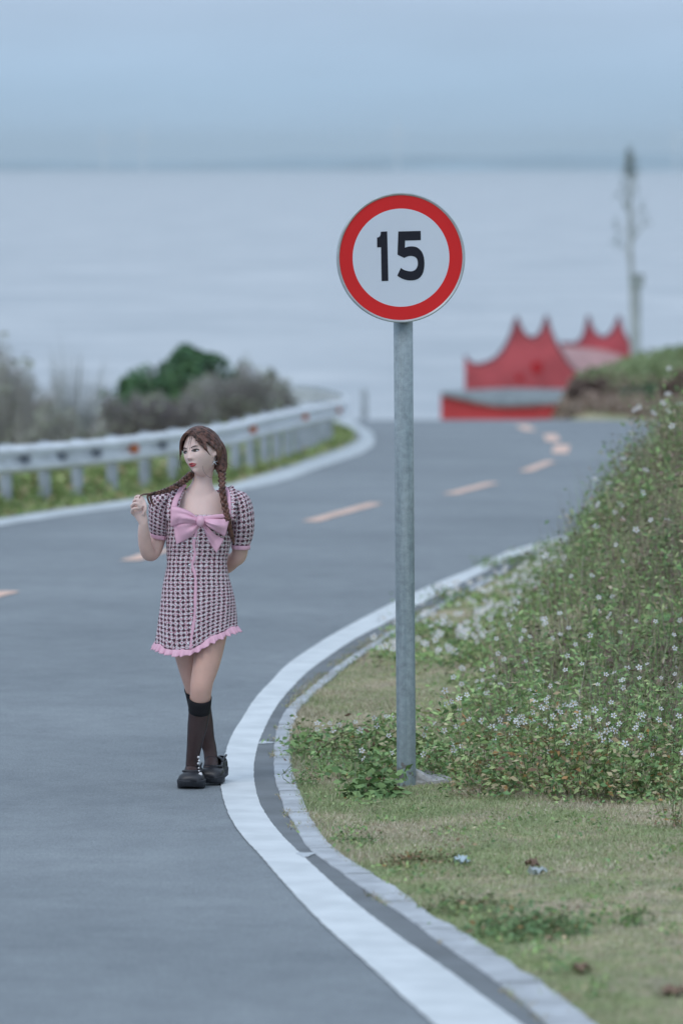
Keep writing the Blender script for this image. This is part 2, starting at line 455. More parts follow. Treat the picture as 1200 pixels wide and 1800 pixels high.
# ---- concrete edge blocks, each its own piece
M_conc = mat('concrete_block', (0.45, 0.475, 0.50), 0.85, 0.16, 7.0, 0.3, 90)
kerb = bpy.data.objects.new('kerb', None); COL.objects.link(kerb); kerb['kind'] = 'structure'
D = 8.0
while D < 31:
    l = 0.62 + rnd.random() * 0.22; V, F = [], []; nseg = 6
    wear = 0.0
    for j in range(nseg + 1):
        d = D + 0.008 + (l - 0.016) * j / nseg
        a, c_ = float(XKL(d)) + rnd.uniform(-.003, .003), float(XKR(d)) + rnd.uniform(-.007, .007)
        z = float(road_z(d)) + 0.008 + rnd.uniform(0, 0.004)
        ch = 0.004
        V += [(a, d, z - 0.10), (a, d, z - ch), (a + ch, d, z), (c_ - ch, d, z + 0.002), (c_, d, z - ch), (c_, d, z - 0.10)]
    for j in range(nseg):
        for i in range(5): q = j * 6 + i; F.append((q, q + 1, q + 7, q + 6))
    F += [tuple(range(6)), tuple(nseg * 6 + i for i in range(6))[::-1]]
    link('kerb_stone', mesh('kerb_stone', V, F), M_conc, kerb)
    D += l

# ================================================================== GUARDRAIL
M_rail = mat('galvanised_rail', (0.74, 0.77, 0.80), 0.42, 0.12, 3.0, 0.1, 40, metal=0.25)
M_post = mat('guardrail_post', (0.40, 0.45, 0.52), 0.5, 0.15, 5.0)
M_refl = mat('orange_reflector', (0.60, 0.17, 0.06), 0.4)
M_dark = mat('dark_bracket', (0.24, 0.26, 0.29), 0.6)
# path: photo x -> distance, photo y of the beam's upper edge
RD = pchip([-60, 0, 100, 212, 300, 400, 477, 550, 597], [40.5, 41.5, 43.2, 45.3, 47.6, 51.0, 55, 62, 71])
RT = pchip([-60, 0, 75, 175, 300, 400, 450, 500, 550, 597], [787, 784.5, 779.5, 771.5, 757.5, 744.5, 732, 721.5, 712, 705])
def rail_top(px): return P(px, float(RT(px)), float(RD(px)))
path = [rail_top(x) for x in np.linspace(-60, 597, 60)]
e = path[-1]
path += [Vector((e.x + 0.10, e.y + 2.0, e.z - 0.06)), Vector((e.x + 0.0, e.y + 4.0, e.z - 0.10)), Vector((e.x - 0.4, e.y + 6, e.z - 0.12)), Vector((e.x - 1.0, e.y + 7.6, e.z - 0.15))]
offr = float(XFU(path[0].y)) - path[0].x; dzr = path[0].z - float(road_z(path[0].y))
lead = [Vector((float(XFU(D)) - offr, D, float(road_z(D)) + dzr)) for D in np.arange(18.0, 39.5, 1.6)]
GR = thing('guardrail', 'long grey metal crash barrier with orange reflectors curving along the outer road edge', 'guardrail', (path[0].x, path[0].y, path[0].z - 0.75))
prof = [(0.0, 0.0), (0.035, -0.02), (0.083, -0.045), (0.083, -0.085), (0.03, -0.115), (0.0, -0.14), (0.0, -0.17), (0.03, -0.195), (0.083, -0.225), (0.083, -0.265), (0.035, -0.29), (0.0, -0.31)]
def beam(seg, name):
    V, F = [], []; m = len(prof)
    for i, p in enumerate(seg):
        t_ = (seg[min(i + 1, len(seg) - 1)] - seg[max(i - 1, 0)]).normalized()
        nrm = Vector((t_.y, -t_.x, 0)).normalized()      # towards the road
        for (o, z) in prof: V.append(p + nrm * o + Vector((0, 0, z)))
        for (o, z) in prof: V.append(p + nrm * (o - 0.006) + Vector((0, 0, z)))
    for i in range(len(seg) - 1):
        for k in range(m - 1):
            a = i * 2 * m + k; F.append((a, a + 2 * m, a + 2 * m + 1, a + 1)); c = a + m; F.append((c, c + 1, c + 2 * m + 1, c + 2 * m))
        a = i * 2 * m; F.append((a, a + m, a + 3 * m, a + 2 * m)); a += m - 1; F.append((a, a + 2 * m, a + 3 * m, a + m))
    return link(name, mesh(name, V, F), M_rail, GR, keep=True)
# sheets overlap at the splices
cuts = [0, 9, 18, 27, 36, 45, 54, len(path) - 1]
for i in range(len(cuts) - 1):
    seg = [p.copy() for p in path[cuts[i]:cuts[i + 1] + 1]]
    beam(seg, 'rail_beam')
rail_px = [-35, 25, 93, 150, 211, 268, 318, 360, 395, 426, 452, 477, 498, 517, 534, 549, 563, 576, 588]
beam(lead[:5], 'rail_beam'); beam(lead[4:9], 'rail_beam'); beam(lead[8:] + [path[0].copy()], 'rail_beam')
for p in lead:
    V, F = [], []; q = p + Vector((-.09, .04, 0))
    tube(V, F, [Vector((q.x, q.y, float(terrain(q.x, q.y)) - .3)), Vector((q.x, q.y, p.z + .01))], 0.070, 12)
    link('post', mesh('post', V, F), M_post, GR, keep=True)
def rail_frame(px):
    p = rail_top(px); q = rail_top(px + 3); t_ = (q - p).normalized(); return p, t_, Vector((t_.y, -t_.x, 0)).normalized()
for px in rail_px:
    p, t_, nrm = rail_frame(px)
    V, F = [], []
    base = p - nrm * 0.10
    zb = float(terrain(base.x, base.y)) - 0.3
    tube(V, F, [Vector((base.x, base.y, zb)), Vector((base.x, base.y, p.z + 0.01))], 0.070, 12)
    po = link('post', mesh('post', V, F), M_post, GR, smooth_=False, keep=True)
    V, F = [], []
    tube(V, F, [base + Vector((0, 0, -0.155)), p + Vector((0, 0, -0.155)) - nrm * 0.004], 0.065, 6)
    link('bracket', mesh('bracket', V, F), M_dark, GR, keep=True)
for px in (39, 104, 165, 229, 281, 439, 531, 591):
    p, t_, nrm = rail_frame(px); c0 = p + nrm * 0.012 + Vector((0, 0, -0.155))
    V, F = [], []
    orange = px in (229, 439, 531, 591)
    s = 0.055 if orange else 0.045
    hx = t_ * s * (1.3 if orange else 1.0) + nrm * 0
    for (u, v, w) in ((-1,-1,0),(1,-1,0),(1,1,0),(-1,1,0),(-.8,-.8,1),(.8,-.8,1),(.8,.8,1),(-.8,.8,1)):
        V.append(c0 + t_ * s * 1.4 * u + Vector((0, 0, s * v)) + nrm * 0.08 * w)
    F = [(3,2,1,0),(4,5,6,7),(0,1,5,4),(1,2,6,5),(2,3,7,6),(3,0,4,7)]
    link('reflector' if orange else 'splice_bolt', mesh('reflector', V, F), M_refl if orange else M_dark, GR, keep=True)
# ================================================================== RED SWALLOW-TAIL BUILDING
M_red = mat('red_painted_wall', (0.50, 0.095, 0.115), 0.8, 0.22, 0.6, 0.2, 8)
M_redb = mat('bright_red_wall', (0.58, 0.065, 0.075), 0.8, 0.12, 0.8)
M_rooft = mat('grey_roof_tile', (0.22, 0.25, 0.26), 0.7, 0.2, 3.0)
M_roofp = mat('pinkish_roof_tile', (0.47, 0.27, 0.26), 0.8, 0.15, 2.0)
M_edge = mat('dark_gable_edge', (0.20, 0.10, 0.13), 0.8)
DB = 140.0
bt = P(905, 735, DB)
BZ = float(terrain(bt.x, DB)) - 0.4
HB = thing('red_building', 'red walled building with spiky curved swallow-tail gables beyond the crest of the road', 'building', (bt.x, bt.y, BZ))
def dense(pts, k=5):
    out = []
    for i in range(len(pts)):
        a, b_ = pts[i], pts[(i + 1) % len(pts)]
        out.append(a)
    return out
def slab(name, poly, D, th, m, zb=None, curved=False, tiltD=0.0):
    """an upright wall with the given outline (photo positions), thickness th"""
    V = [P(x, y, D + tiltD * (x - 900) / 48.0) for x, y in poly]
    n_ = len(V); V += [v + Vector((0, th, 0)) for v in V]
    F = [tuple(range(n_))[::-1], tuple(range(n_, 2 * n_))] + [(i, (i + 1) % n_, n_ + (i + 1) % n_, n_ + i) for i in range(n_)]
    return link(name, mesh(name, V, F), m, HB, keep=True)
def sm(pts, n=26): return [(p.x, p.y) for p in spline([(x, y, 0) for x, y in pts], n)]
gA = sm([(817,626),(823,635),(835,641),(850,639),(870,630),(885,613),(898,588),(905,566),(908,558)]) + \
     sm([(909,558),(915,577),(925,590),(935,594),(948,587),(955,572),(960,556)]) + \
     sm([(961,556),(968,583),(980,609),(995,634),(1010,652),(1024,664)])
slab('gable_wall', gA + [(1024, 760), (817, 760)], DB, 0.4, M_red)
gB = sm([(985,603),(1000,604),(1015,602),(1025,590),(1031,568),(1033,556)]) + sm([(1034,556),(1042,580),(1055,592),(1068,590),(1080,575),(1087,556)]) + \
     sm([(1088,556),(1094,582),(1104,600),(1110,626)], 10)
DBB = 152.0
slab('gable_wall', gB + [(1110, 760), (985, 760)], DBB, 0.4, M_red)
# coping along each gable
for g, D_ in ((gA, DB), (gB, DBB)):
    V, F = [], []; tube(V, F, [P(x, y, D_) + Vector((0, 0.2, 0.0)) for x, y in g], (0.06, 0.27), 6, side=(0, 0, 1))
    link('coping', mesh('coping', V, F), M_edge, HB, keep=True)
# curved roof between the two gables (set lower than the gable tops)
fr = sm([(961,600),(968,610),(980,625),(995,642),(1010,656),(1024,668)], 12)
bk = sm([(990,608),(1010,610),(1040,612),(1070,617),(1092,624),(1110,632)], 12)
V, F = [], []
for i in range(12):
    a, b_ = P(*fr[i], DB + 0.35), P(*bk[i], DBB - 0.02)
    for j in range(7):
        V.append(a.lerp(b_, j / 6) + Vector((0, 0, -0.10 * math.sin(math.pi * j / 6))))
for i in range(11):
    for j in range(6): F.append((i*7+j, i*7+j+1, (i+1)*7+j+1, (i+1)*7+j))
link('roof', mesh('roof', V, F), M_roofp, HB, keep=True)
for x, y, w, h in ((943, 646, 17, 19), (912, 664, 12, 10)):
    slab('window', [(x - w/2, y - h/2), (x + w/2, y - h/2), (x + w/2, y + h/2), (x - w/2, y + h/2)], DB - 0.05, 0.06, mat('red_shutter', (0.50, 0.02, 0.03), 0.7))
LW = thing('courtyard_wall', 'low bright red wall with a grey tiled top standing before the red gables', 'wall', (P(880, 735, 133).x, 133, BZ + 0.3))
lower = sm([(775,690),(800,694),(830,701),(870,709),(910,709),(960,706),(1012,704)], 14)
def slab2(name, poly, D, th, m):
    V = [P(x, y, D) for x, y in poly]; n_ = len(V); V += [v + Vector((0, th, 0)) for v in V]
    F = [tuple(range(n_))[::-1], tuple(range(n_, 2 * n_))] + [(i, (i + 1) % n_, n_ + (i + 1) % n_, n_ + i) for i in range(n_)]
    return link(name, mesh(name, V, F), m, LW, keep=True)
slab2('wall_panel', lower + [(1012, 775), (775, 775)], 133, 0.5, M_redb)
upper = sm([(775,688),(800,687),(850,684),(900,682),(950,683),(1012,684)], 14)
V = [P(x, y, 132.8) for x, y in lower] + [P(x, y, 134.6) for x, y in upper]
F = [(i, i + 1, 14 + i + 1, 14 + i) for i in range(13)]
o = link('tiled_top', mesh('tiled_top', V, F), M_rooft, LW, keep=True)
md = o.modifiers.new('s', 'SOLIDIFY'); md.thickness = 0.12; md.offset = -1

# ================================================================== POSTS AND DEAD TREE BEYOND THE ROAD
M_bark = mat('weathered_bark', (0.44, 0.47, 0.49), 0.9, 0.2, 4.0)
M_grey = mat('grey_post_paint', (0.42, 0.46, 0.49), 0.7, 0.15, 2.0)
DT = thing('dead_tree', 'tall thin bare tree trunk with sparse tufts right of the red building', 'tree', P(1113, 740, 128))
V, F = [], []
tube(V, F, spline([P(1114, 760, 128), P(1112, 630, 128), P(1110, 520, 128), P(1106, 400, 128), P(1107, 320, 128), P(1105, 262, 128)], 16), lerpl([.11, .10, .09, .08, .06, .03], 16), 8)
link('trunk', mesh('trunk', V, F), M_bark, DT, smooth_=True, keep=True)
V, F = [], []; V2, F2 = [], []
r_ = random.Random(3)
for (x, y, x1, y1) in ((1106,330,1120,300),(1107,345,1094,320),(1107,370,1088,342),(1107,380,1128,362),(1107,415,1082,395),(1108,420,1130,392),(1108,425,1134,388),(1108,440,1084,422),(1106,300,1098,276),(1105,290,1115,270),(1108,460,1090,432),(1108,400,1124,372)):
    a, b_ = P(x, y, 128), P(x1, y1, 128 + r_.uniform(-.3, .3))
    tube(V, F, [a, a.lerp(b_, .5) + Vector((0, 0, -.05)), b_], [.035, .02, .01], 4)
for (x, y, s, k) in ((1104,268,5,40),(1106,285,8,90),(1102,300,7,50),(1110,305,7,50),(1104,340,6,26),(1120,300,5,16),(1088,342,5,16),(1094,320,5,16),(1082,395,6,18),(1134,388,7,22),(1128,362,5,14),(1084,422,7,22),(1110,405,7,30),(1098,362,6,20),(1118,330,5,14)):
    for _ in range(k):
        c0 = P(x + r_.gauss(0, s * .6), y + r_.gauss(0, s), 128 + r_.gauss(0, .12))
        d = Vector((r_.gauss(0, 1), r_.gauss(0, 1), r_.gauss(0, 1))).normalized() * .10; q = d.cross(Vector((r_.random(), r_.random(), 1))).normalized() * .025
        b0 = len(V2); V2 += [c0 - d, c0 + q, c0 + d, c0 - q]; F2.append((b0, b0+1, b0+2, b0+3))
link('branches', mesh('branches', V, F), M_bark, DT, keep=True)
o = link('twig_tufts', mesh('twig_tufts', V2, F2), mat('dry_tuft', (0.30, 0.36, 0.38), 0.9), DT, keep=True); tag(o, kind='stuff')
SP = thing('utility_post', 'short grey post with a box on top beside the tall bare tree', 'post', P(1119, 740, 126))
V, F = [], []; tube(V, F, [P(1119, 760, 126), P(1118, 490, 126)], 0.13, 10)
link('pole', mesh('pole', V, F), M_grey, SP, keep=True)
V, F = [], []; c0 = P(1118, 492, 126); box(V, F, c0.x - .22, c0.x + .22, 125.8, 126.2, c0.z - .22, c0.z + .16)
link('junction_box', mesh('junction_box', V, F), mat('grey_box_metal', (0.33, 0.37, 0.39), 0.6), SP, keep=True)
V, F = [], []; box(V, F, c0.x - .26, c0.x + .26, 125.75, 126.25, c0.z + .162, c0.z + .20)
link('box_lid', mesh('box_lid', V, F), M_grey, SP, keep=True)
LP_ = thing('marker_post', 'faint grey post standing past the end of the guardrail', 'post', P(640, 745, 104))
V, F = [], []; tube(V, F, [P(640, 775, 104), P(640, 690, 104)], 0.085, 10)
link('pole', mesh('pole', V, F), M_grey, LP_, keep=True)
V, F = [], []; tube(V, F, [P(640, 690, 104), P(640, 682, 104)], [0.10, 0.03], 10)
link('cap', mesh('cap', V, F), M_grey, LP_, keep=True)

# ================================================================== WIND TURBINES ACROSS THE WATER
M_turb = mat('turbine_white', (0.82, 0.84, 0.85), 0.5)
for k, (px, hub, lab) in enumerate(((183, 243, 'leftmost faint white wind turbine on the far coast'), (252, 236, 'faint wind turbine second from left on the far coast'), (697, 228, 'faint wind turbine on the far coast above the speed sign'), (1188, 240, 'faint wind turbine at the right edge on the far coast'))):
    D_ = 12300.0; c0 = P(px, hub, D_); g0 = P(px, 297, D_)
    T = thing('wind_turbine', lab, 'wind turbine', g0, group='wind turbines on the far coast')
    V, F = [], []; tube(V, F, [Vector((c0.x, D_, SEA - 3)), c0], [4.2, 2.4], 10); link('tower', mesh('tower', V, F), M_turb, T, keep=True)
    V, F = [], []; box(V, F, c0.x - 2.6, c0.x + 2.6, D_ - 5, D_ + 9, c0.z - 2.5, c0.z + 2.8); link('nacelle', mesh('nacelle', V, F), M_turb, T, keep=True)
    for j in range(3):
        a = math.radians(90 + 120 * j + (14, -20, 6, 33)[k]); dv = Vector((math.cos(a), 0, math.sin(a))); h0 = c0 + Vector((0, -6.5, 0))
        V, F = [], []; tube(V, F, [h0, h0 + dv * 12, h0 + dv * 55], [(1.6, .9), (2.4, .7), (.5, .2)], 6, side=(-dv.z, 0, dv.x)); link('blade', mesh('blade', V, F), M_turb, T, keep=True)

# ================================================================== SPEED LIMIT SIGN
DS = 17.72
sp = P(714, 1367, DS); sp.z = float(terrain(sp.x, DS))
M_galv = bpy.data.materials.new('galvanised_pole'); M_galv.use_nodes = True
n = M_galv.node_tree.nodes; L = M_galv.node_tree.links; b = n['Principled BSDF']; t = n.new('ShaderNodeTexCoord')
mpn = n.new('ShaderNodeMapping'); mpn.inputs['Scale'].default_value = (30, 30, 1.6); L.new(t.outputs['Object'], mpn.inputs[0])
g1 = cramp(noise(1.0, 6, .6, mpn.outputs[0]).outputs['Fac'], 0.35, (0.24, 0.30, 0.33), 0.65, (0.35, 0.41, 0.44))
g2 = cramp(noise(26, 5, .75).outputs['Fac'], 0.30, (0.72, 0.72, 0.72), 0.62, (1.08, 1.08, 1.08))
# rust and dirt near the foot and a few scratches
sx = n.new('ShaderNodeSeparateXYZ'); L.new(t.outputs['Object'], sx.inputs[0])
mr_ = n.new('ShaderNodeMapRange'); mr_.inputs[1].default_value = 0.02; mr_.inputs[2].default_value = 0.20; mr_.inputs[3].default_value = 0.50; mr_.inputs[4].default_value = 0.30
L.new(sx.outputs['Z'], mr_.inputs[0])
nn = noise(14, 5, .7); lt = n.new('ShaderNodeMath'); lt.operation = 'LESS_THAN'; L.new(nn.outputs['Fac'], lt.inputs[0]); L.new(mr_.outputs[0], lt.inputs[1])
mx_ = n.new('ShaderNodeMix'); mx_.data_type = 'RGBA'; L.new(lt.outputs[0], mx_.inputs[0]); L.new(mul(g1.outputs[0], g2.outputs[0]), mx_.inputs[6]); mx_.inputs[7].default_value = (0.19, 0.18, 0.18, 1)
L.new(mx_.outputs[2], b.inputs['Base Color']); b.inputs['Roughness'].default_value = 0.55; b.inputs['Metallic'].default_value = 0.15
SG = thing('traffic_sign', 'round 15 speed limit sign with red ring on a tall grey pole', 'traffic sign', sp)
top = P(707, 400, DS)
V, F = [], []; ax = top - sp; tube(V, F, [sp - ax.normalized() * 0.25, sp, sp + ax * .5, top], 0.0445, 32)
V = [v - sp for v in V]
link('pole', mesh('pole', V, F), M_galv, SG, smooth_=True)
C0 = P(704.5, 453, DS - 0.075)
yaw = math.radians(9)
RX = Vector((math.cos(yaw), math.sin(yaw), 0)); NZ = Vector((math.sin(yaw), -math.cos(yaw), 0))  # NZ points to the viewer
tl = math.radians(-0.6); RXt = RX * math.cos(tl) + Vector((0, 0, 1)) * math.sin(tl); RZt = Vector((0, 0, 1)) * math.cos(tl) - RX * math.sin(tl)
K = DS / FPX * 1.0     # metres per photo pixel at the sign
def sp3(x, y, o): return C0 + RXt * (x * K) + RZt * (y * K) + NZ * o
def disc(name, r0, r1, o, m, sx_=1.0):
    V, F = [], []; N = 96
    for k in range(N):
        a = 2 * math.pi * k / N
        for r in (r0, r1): V.append(sp3(r * math.cos(a), r * math.sin(a), o))
    for k in range(N): q = 2 * ((k + 1) % N); F.append((2*k, 2*k+1, q+1, q))
    if r0 == 0:
        V, F = [sp3(0, 0, o)], []
        for k in range(N): a = 2 * math.pi * k / N; V.append(sp3(r1 * math.cos(a), r1 * math.sin(a), o))
        F = [(0, k + 1, (k + 1) % N + 1) for k in range(N)]
    return link(name, mesh(name, V, F), m, SG, keep=True)
M_alu = mat('aluminium_rim', (0.46, 0.50, 0.52), 0.45, 0.1, 12, metal=0.35)
M_signr = mat('red_reflective_film', (0.72, 0.020, 0.022), 0.5, 0.05, 2.0)
M_signw = mat('white_reflective_film', (0.66, 0.71, 0.80), 0.45, 0.02, 2.0)
M_ink = mat('black_film', (0.012, 0.012, 0.022), 0.5)
# dished back plate with a rolled edge
V, F = [], []; N = 96
prof_ = [(0, -0.012), (104, -0.012), (109.5, -0.030), (112.5, -0.026), (113.6, -0.012), (113.6, 0.003), (112.2, 0.010), (110.0, 0.006), (108.6, -0.0005), (0, -0.0005)]
for k in range(N):
    a = 2 * math.pi * k / N
    for (r, o) in prof_: V.append(sp3(r * math.cos(a), r * math.sin(a), o))
m_ = len(prof_)
for k in range(N):
    for i in range(m_ - 1): q = ((k + 1) % N) * m_; F.append((k*m_+i, k*m_+i+1, q+i+1, q+i))
link('back_plate', mesh('back_plate', V, F), M_alu, SG, smooth_=True, keep=True)
disc('red_ring', 85.6, 108.8, 0.0010, M_signr)
disc('white_face', 0, 85.6, 0.0012, M_signw)
def digit(outl):
    pts = [sp3((x / 4 + 560 - 704.5) , -(y / 4 + 320 - 453), 0.0026) for x, y in outl]
    n_ = len(pts); V = pts + [p - NZ * 0.0013 for p in pts]
    bm = bmesh.new(); vs = [bm.verts.new(v) for v in V]
    f = bm.faces.new(vs[:n_]); 
    for i in range(n_): bm.faces.new((vs[i], vs[n_ + i], vs[n_ + (i + 1) % n_], vs[(i + 1) % n_]))
    from mathutils.geometry import tessellate_polygon
    bm.faces.remove(f)
    for tri in tessellate_polygon([[Vector((x, -y, 0)) for x, y in outl]]):
        bm.faces.new([vs[i] for i in tri])
    bmesh.ops.recalc_face_normals(bm, faces=bm.faces)
    me = bpy.data.meshes.new('digit'); bm.to_mesh(me); bm.free()
    return link('digit', me, M_ink, SG, keep=True)
digit([(406,393),(416,391),(425,385),(431,372),(432,352),(477,349),(489,694),(442,696),(435,460),(408,461)])['label'] = 'black numeral 1'
inner = sm([(603,462),(625,455),(650,452),(678,455),(700,465),(722,487),(737,520),(743,560),(742,600),(733,640),(712,670),(685,685),(655,690),(620,688),(585,677),(552,658)], 30)
hole = sm([(577,603),(600,617),(630,625),(660,625),(682,613),(694,592),(697,570),(692,543),(678,527),(655,519),(628,521),(600,533)], 24)
digit([(556,349),(714,344),(716,408),(605,412)] + inner + hole + [(552,511)])['label'] = 'black numeral 5'
for zz in (-60, 55):
    V, F = [], []; c1 = sp3(0, zz, -0.035)
    tube(V, F, [c1 - RX * 0.075, c1 + RX * 0.075], (0.010, 0.020), 8); link('clamp', mesh('clamp', V, F), M_alu, SG, keep=True)
# concrete footing spilled around the pole
V, F = [], []
foot = [(690,1372),(696,1364),(706,1360),(722,1360),(738,1362),(756,1366),(776,1370),(804,1378),(790,1383),(764,1384),(738,1384),(712,1383),(696,1380)]
fp = [ (lambda q: Vector((q.x, q.y, float(terrain(q.x, q.y)))))(onroad(x, y)) for x, y in foot]
cen = Vector((sp.x + .02, sp.y, sp.z))
nr = 7
for j in range(nr):
    for i, p in enumerate(fp):
        u = j / (nr - 1); q = cen.lerp(p, 0.10 + 0.90 * u)
        V.append((q.x, q.y, float(terrain(q.x, q.y)) + 0.014 + 0.060 * max(0, 1 - u * 1.6) ** 1.5 + rnd.uniform(-.004, .004) - (0.03 if j == nr - 1 else 0)))
m_ = len(fp)
for j in range(nr - 1):
    for i in range(m_): F.append((j*m_+i, j*m_+(i+1) % m_, (j+1)*m_+(i+1) % m_, (j+1)*m_+i))
link('footing', mesh('footing', V, F), mat('rough_cement', (0.40, 0.395, 0.39), 0.95, 0.3, 20, 0.8, 60), SG, smooth_=False, keep=True)
# ---- small litter on the grass
def litter(name, label, cat, px, py, w, h, m, lift=0.012, seed=0):
    c3 = onroad(px, py); r = random.Random(seed); N = 14
    sx_ = w * c3.y / FPX; V, F = [], []
    V, F = grid(7, 5, lambda u, v: (lambda x, y: Vector((x, y, float(terrain(x, y)) + lift + 0.016 * r.random() + .012 * math.sin(u * 9 + v * 5))))(c3.x + sx_ * (u - .5) * (1 - .5 * abs(v - .5)) + .012 * r.random(), c3.y + h * (v - .5) * (1 + .3 * math.sin(u * 7))))
    o = link(name, mesh(name, V, F), m); md = o.modifiers.new('s', 'SOLIDIFY'); md.thickness = .0015
    return tag(o, label, cat)
litter('plastic_wrapper', 'crumpled pale blue plastic wrapper lying in the short grass', 'litter', 808, 1524, 26, .10, mat('blue_film', (0.45, 0.55, 0.60), 0.5), seed=1)
litter('paper_scrap', 'flat greyish white scrap lying right of the blue wrapper', 'litter', 941, 1548, 34, .06, mat('grey_scrap', (0.42, 0.47, 0.48), 0.7), seed=2)
M_brown = mat('dry_leaf_brown', (0.22, 0.15, 0.11), 0.9, 0.2, 30)
for k, (x, y, w, lab) in enumerate(((932,1526,24,'brown dry leaf on the short grass near the grey scrap'), (1018,1713,34,'brown leaf clump in the lower right grass'), (1180,1748,50,'dark dead leaf at the right edge of the lower grass'))):
    litter('dry_leaf', lab, 'leaf', x, y, w, .09, M_brown, seed=5 + k)
# ================================================================== THE WOMAN
DP = 17.72
G0 = float(road_z(DP))
PERS = thing('person', 'young woman in a tweed mini dress with pink bow and braids walking on the road', 'person', (P(348, 1380, DP).x, DP, G0))
def Q(px, py, d=0.0): return P(px, py, DP + d)
KP = DP / FPX     # metres per photo pixel at the woman
M_skin = mat('skin', (0.70, 0.535, 0.49), 0.5, 0.05, 12, 0.08, 150, spec=0.35, sub=0.12)
n = M_skin.node_tree.nodes; L = M_skin.node_tree.links; b = n['Principled BSDF']; t = n.new('ShaderNodeTexCoord')
sx = n.new('ShaderNodeSeparateXYZ'); L.new(t.outputs['Object'], sx.inputs[0])
mr_ = n.new('ShaderNodeMapRange'); mr_.inputs[1].default_value = .95; mr_.inputs[2].default_value = 1.26; L.new(sx.outputs['Z'], mr_.inputs[0])
tan = n.new('ShaderNodeMix'); tan.data_type = 'RGBA'; L.new(mr_.outputs[0], tan.inputs[0]); tan.inputs[6].default_value = (.92, .74, .655, 1); tan.inputs[7].default_value = (1.12, 1.08, 1.07, 1)
src_ = b.inputs['Base Color'].links[0].from_socket; L.new(mul(src_, tan.outputs[2]), b.inputs['Base Color'])
M_hair = bpy.data.materials.new('brown_hair'); M_hair.use_nodes = True
n = M_hair.node_tree.nodes; L = M_hair.node_tree.links; b = n['Principled BSDF']; t = n.new('ShaderNodeTexCoord')
oi = n.new('ShaderNodeObjectInfo')
hr = cramp(noise(55, 3, .6).outputs['Fac'], 0.34, (0.028, 0.013, 0.011), 0.66, (0.19, 0.085, 0.062))
L.new(hr.outputs[0], b.inputs['Base Color']); b.inputs['Roughness'].default_value = 0.42; b.inputs['Specular IOR Level'].default_value = 0.45
M_pinkc = mat('pink_satin', (0.80, 0.46, 0.58), 0.48, 0.06, 9, 0.15, 60, spec=0.45)
M_black = mat('black_leather', (0.024, 0.025, 0.031), 0.42, 0.2, 20, 0.1, 200, spec=0.5)
M_sole = mat('black_rubber_sole', (0.030, 0.033, 0.040), 0.6, 0.2, 20)
M_band = mat('black_sock_band', (0.012, 0.011, 0.014), 0.8)

# ---- tweed: woven dogtooth-like cells, pattern laid out in metres on the UVs
M_tweed = bpy.data.materials.new('tweed_fabric'); M_tweed.use_nodes = True
n = M_tweed.node_tree.nodes; L = M_tweed.node_tree.links; b = n['Principled BSDF']
uvn = n.new('ShaderNodeUVMap'); uvn.uv_map = 'UVMap'
def mth(op, a, b_=None, c_=None):
    q = n.new('ShaderNodeMath'); q.operation = op
    for i, v in enumerate((a, b_, c_)):
        if v is None: continue
        if isinstance(v, (int, float)): q.inputs[i].default_value = v
        else: L.new(v, q.inputs[i])
    return q.outputs[0]
nzv = n.new('ShaderNodeTexNoise'); nzv.inputs['Scale'].default_value = 220; nzv.inputs['Detail'].default_value = 2; L.new(uvn.outputs[0], nzv.inputs['Vector'])
add_ = n.new('ShaderNodeVectorMath'); add_.operation = 'MULTIPLY_ADD'
L.new(nzv.outputs['Color'], add_.inputs[0]); add_.inputs[1].default_value = (.0075, .0075, 0); L.new(uvn.outputs[0], add_.inputs[2])
sp_ = n.new('ShaderNodeSeparateXYZ'); L.new(add_.outputs[0], sp_.inputs[0])
cu = mth('FRACT', mth('DIVIDE', sp_.outputs[0], 0.0240)); cv = mth('FRACT', mth('DIVIDE', sp_.outputs[1], 0.0205))
du = mth('ABSOLUTE', mth('SUBTRACT', cu, 0.5)); dv = mth('ABSOLUTE', mth('SUBTRACT', cv, 0.5))
blob = mth('LESS_THAN', mth('ADD', mth('MULTIPLY', du, 1.0), dv), 0.42)           # dark star
arm1 = mth('MULTIPLY', mth('LESS_THAN', du, 0.36), mth('LESS_THAN', dv, 0.10))
arm2 = mth('MULTIPLY', mth('LESS_THAN', dv, 0.34), mth('LESS_THAN', du, 0.12))
dark = mth('MAXIMUM', blob, mth('MAXIMUM', arm1, arm2))
fl = n.new('ShaderNodeTexNoise'); fl.inputs['Scale'].default_value = 150; fl.inputs['Detail'].default_value = 3; L.new(uvn.outputs[0], fl.inputs['Vector'])
crf = n.new('ShaderNodeValToRGB'); L.new(fl.outputs['Fac'], crf.inputs[0]); cre = crf.color_ramp.elements
cre[0].position = 0.43; cre[0].color = (0.50, 0.21, 0.28, 1); cre[1].position = 0.54; cre[1].color = (0.72, 0.70, 0.73, 1)
fl2 = n.new('ShaderNodeTexNoise'); fl2.inputs['Scale'].default_value = 240; fl2.inputs['Detail'].default_value = 2; L.new(uvn.outputs[0], fl2.inputs['Vector'])
crd = n.new('ShaderNodeValToRGB'); L.new(fl2.outputs['Fac'], crd.inputs[0]); cde = crd.color_ramp.elements
cde[0].position = 0.44; cde[0].color = (0.018, 0.014, 0.022, 1); cde[1].position = 0.66; cde[1].color = (0.26, 0.10, 0.14, 1)
mxt = n.new('ShaderNodeMix'); mxt.data_type = 'RGBA'; L.new(dark, mxt.inputs[0]); L.new(crf.outputs[0], mxt.inputs[6]); L.new(crd.outputs[0], mxt.inputs[7])
L.new(mxt.outputs[2], b.inputs['Base Color']); b.inputs['Roughness'].default_value = 0.95
bpt = n.new('ShaderNodeBump'); bpt.inputs['Strength'].default_value = 0.7; bpt.inputs['Distance'].default_value = 0.002
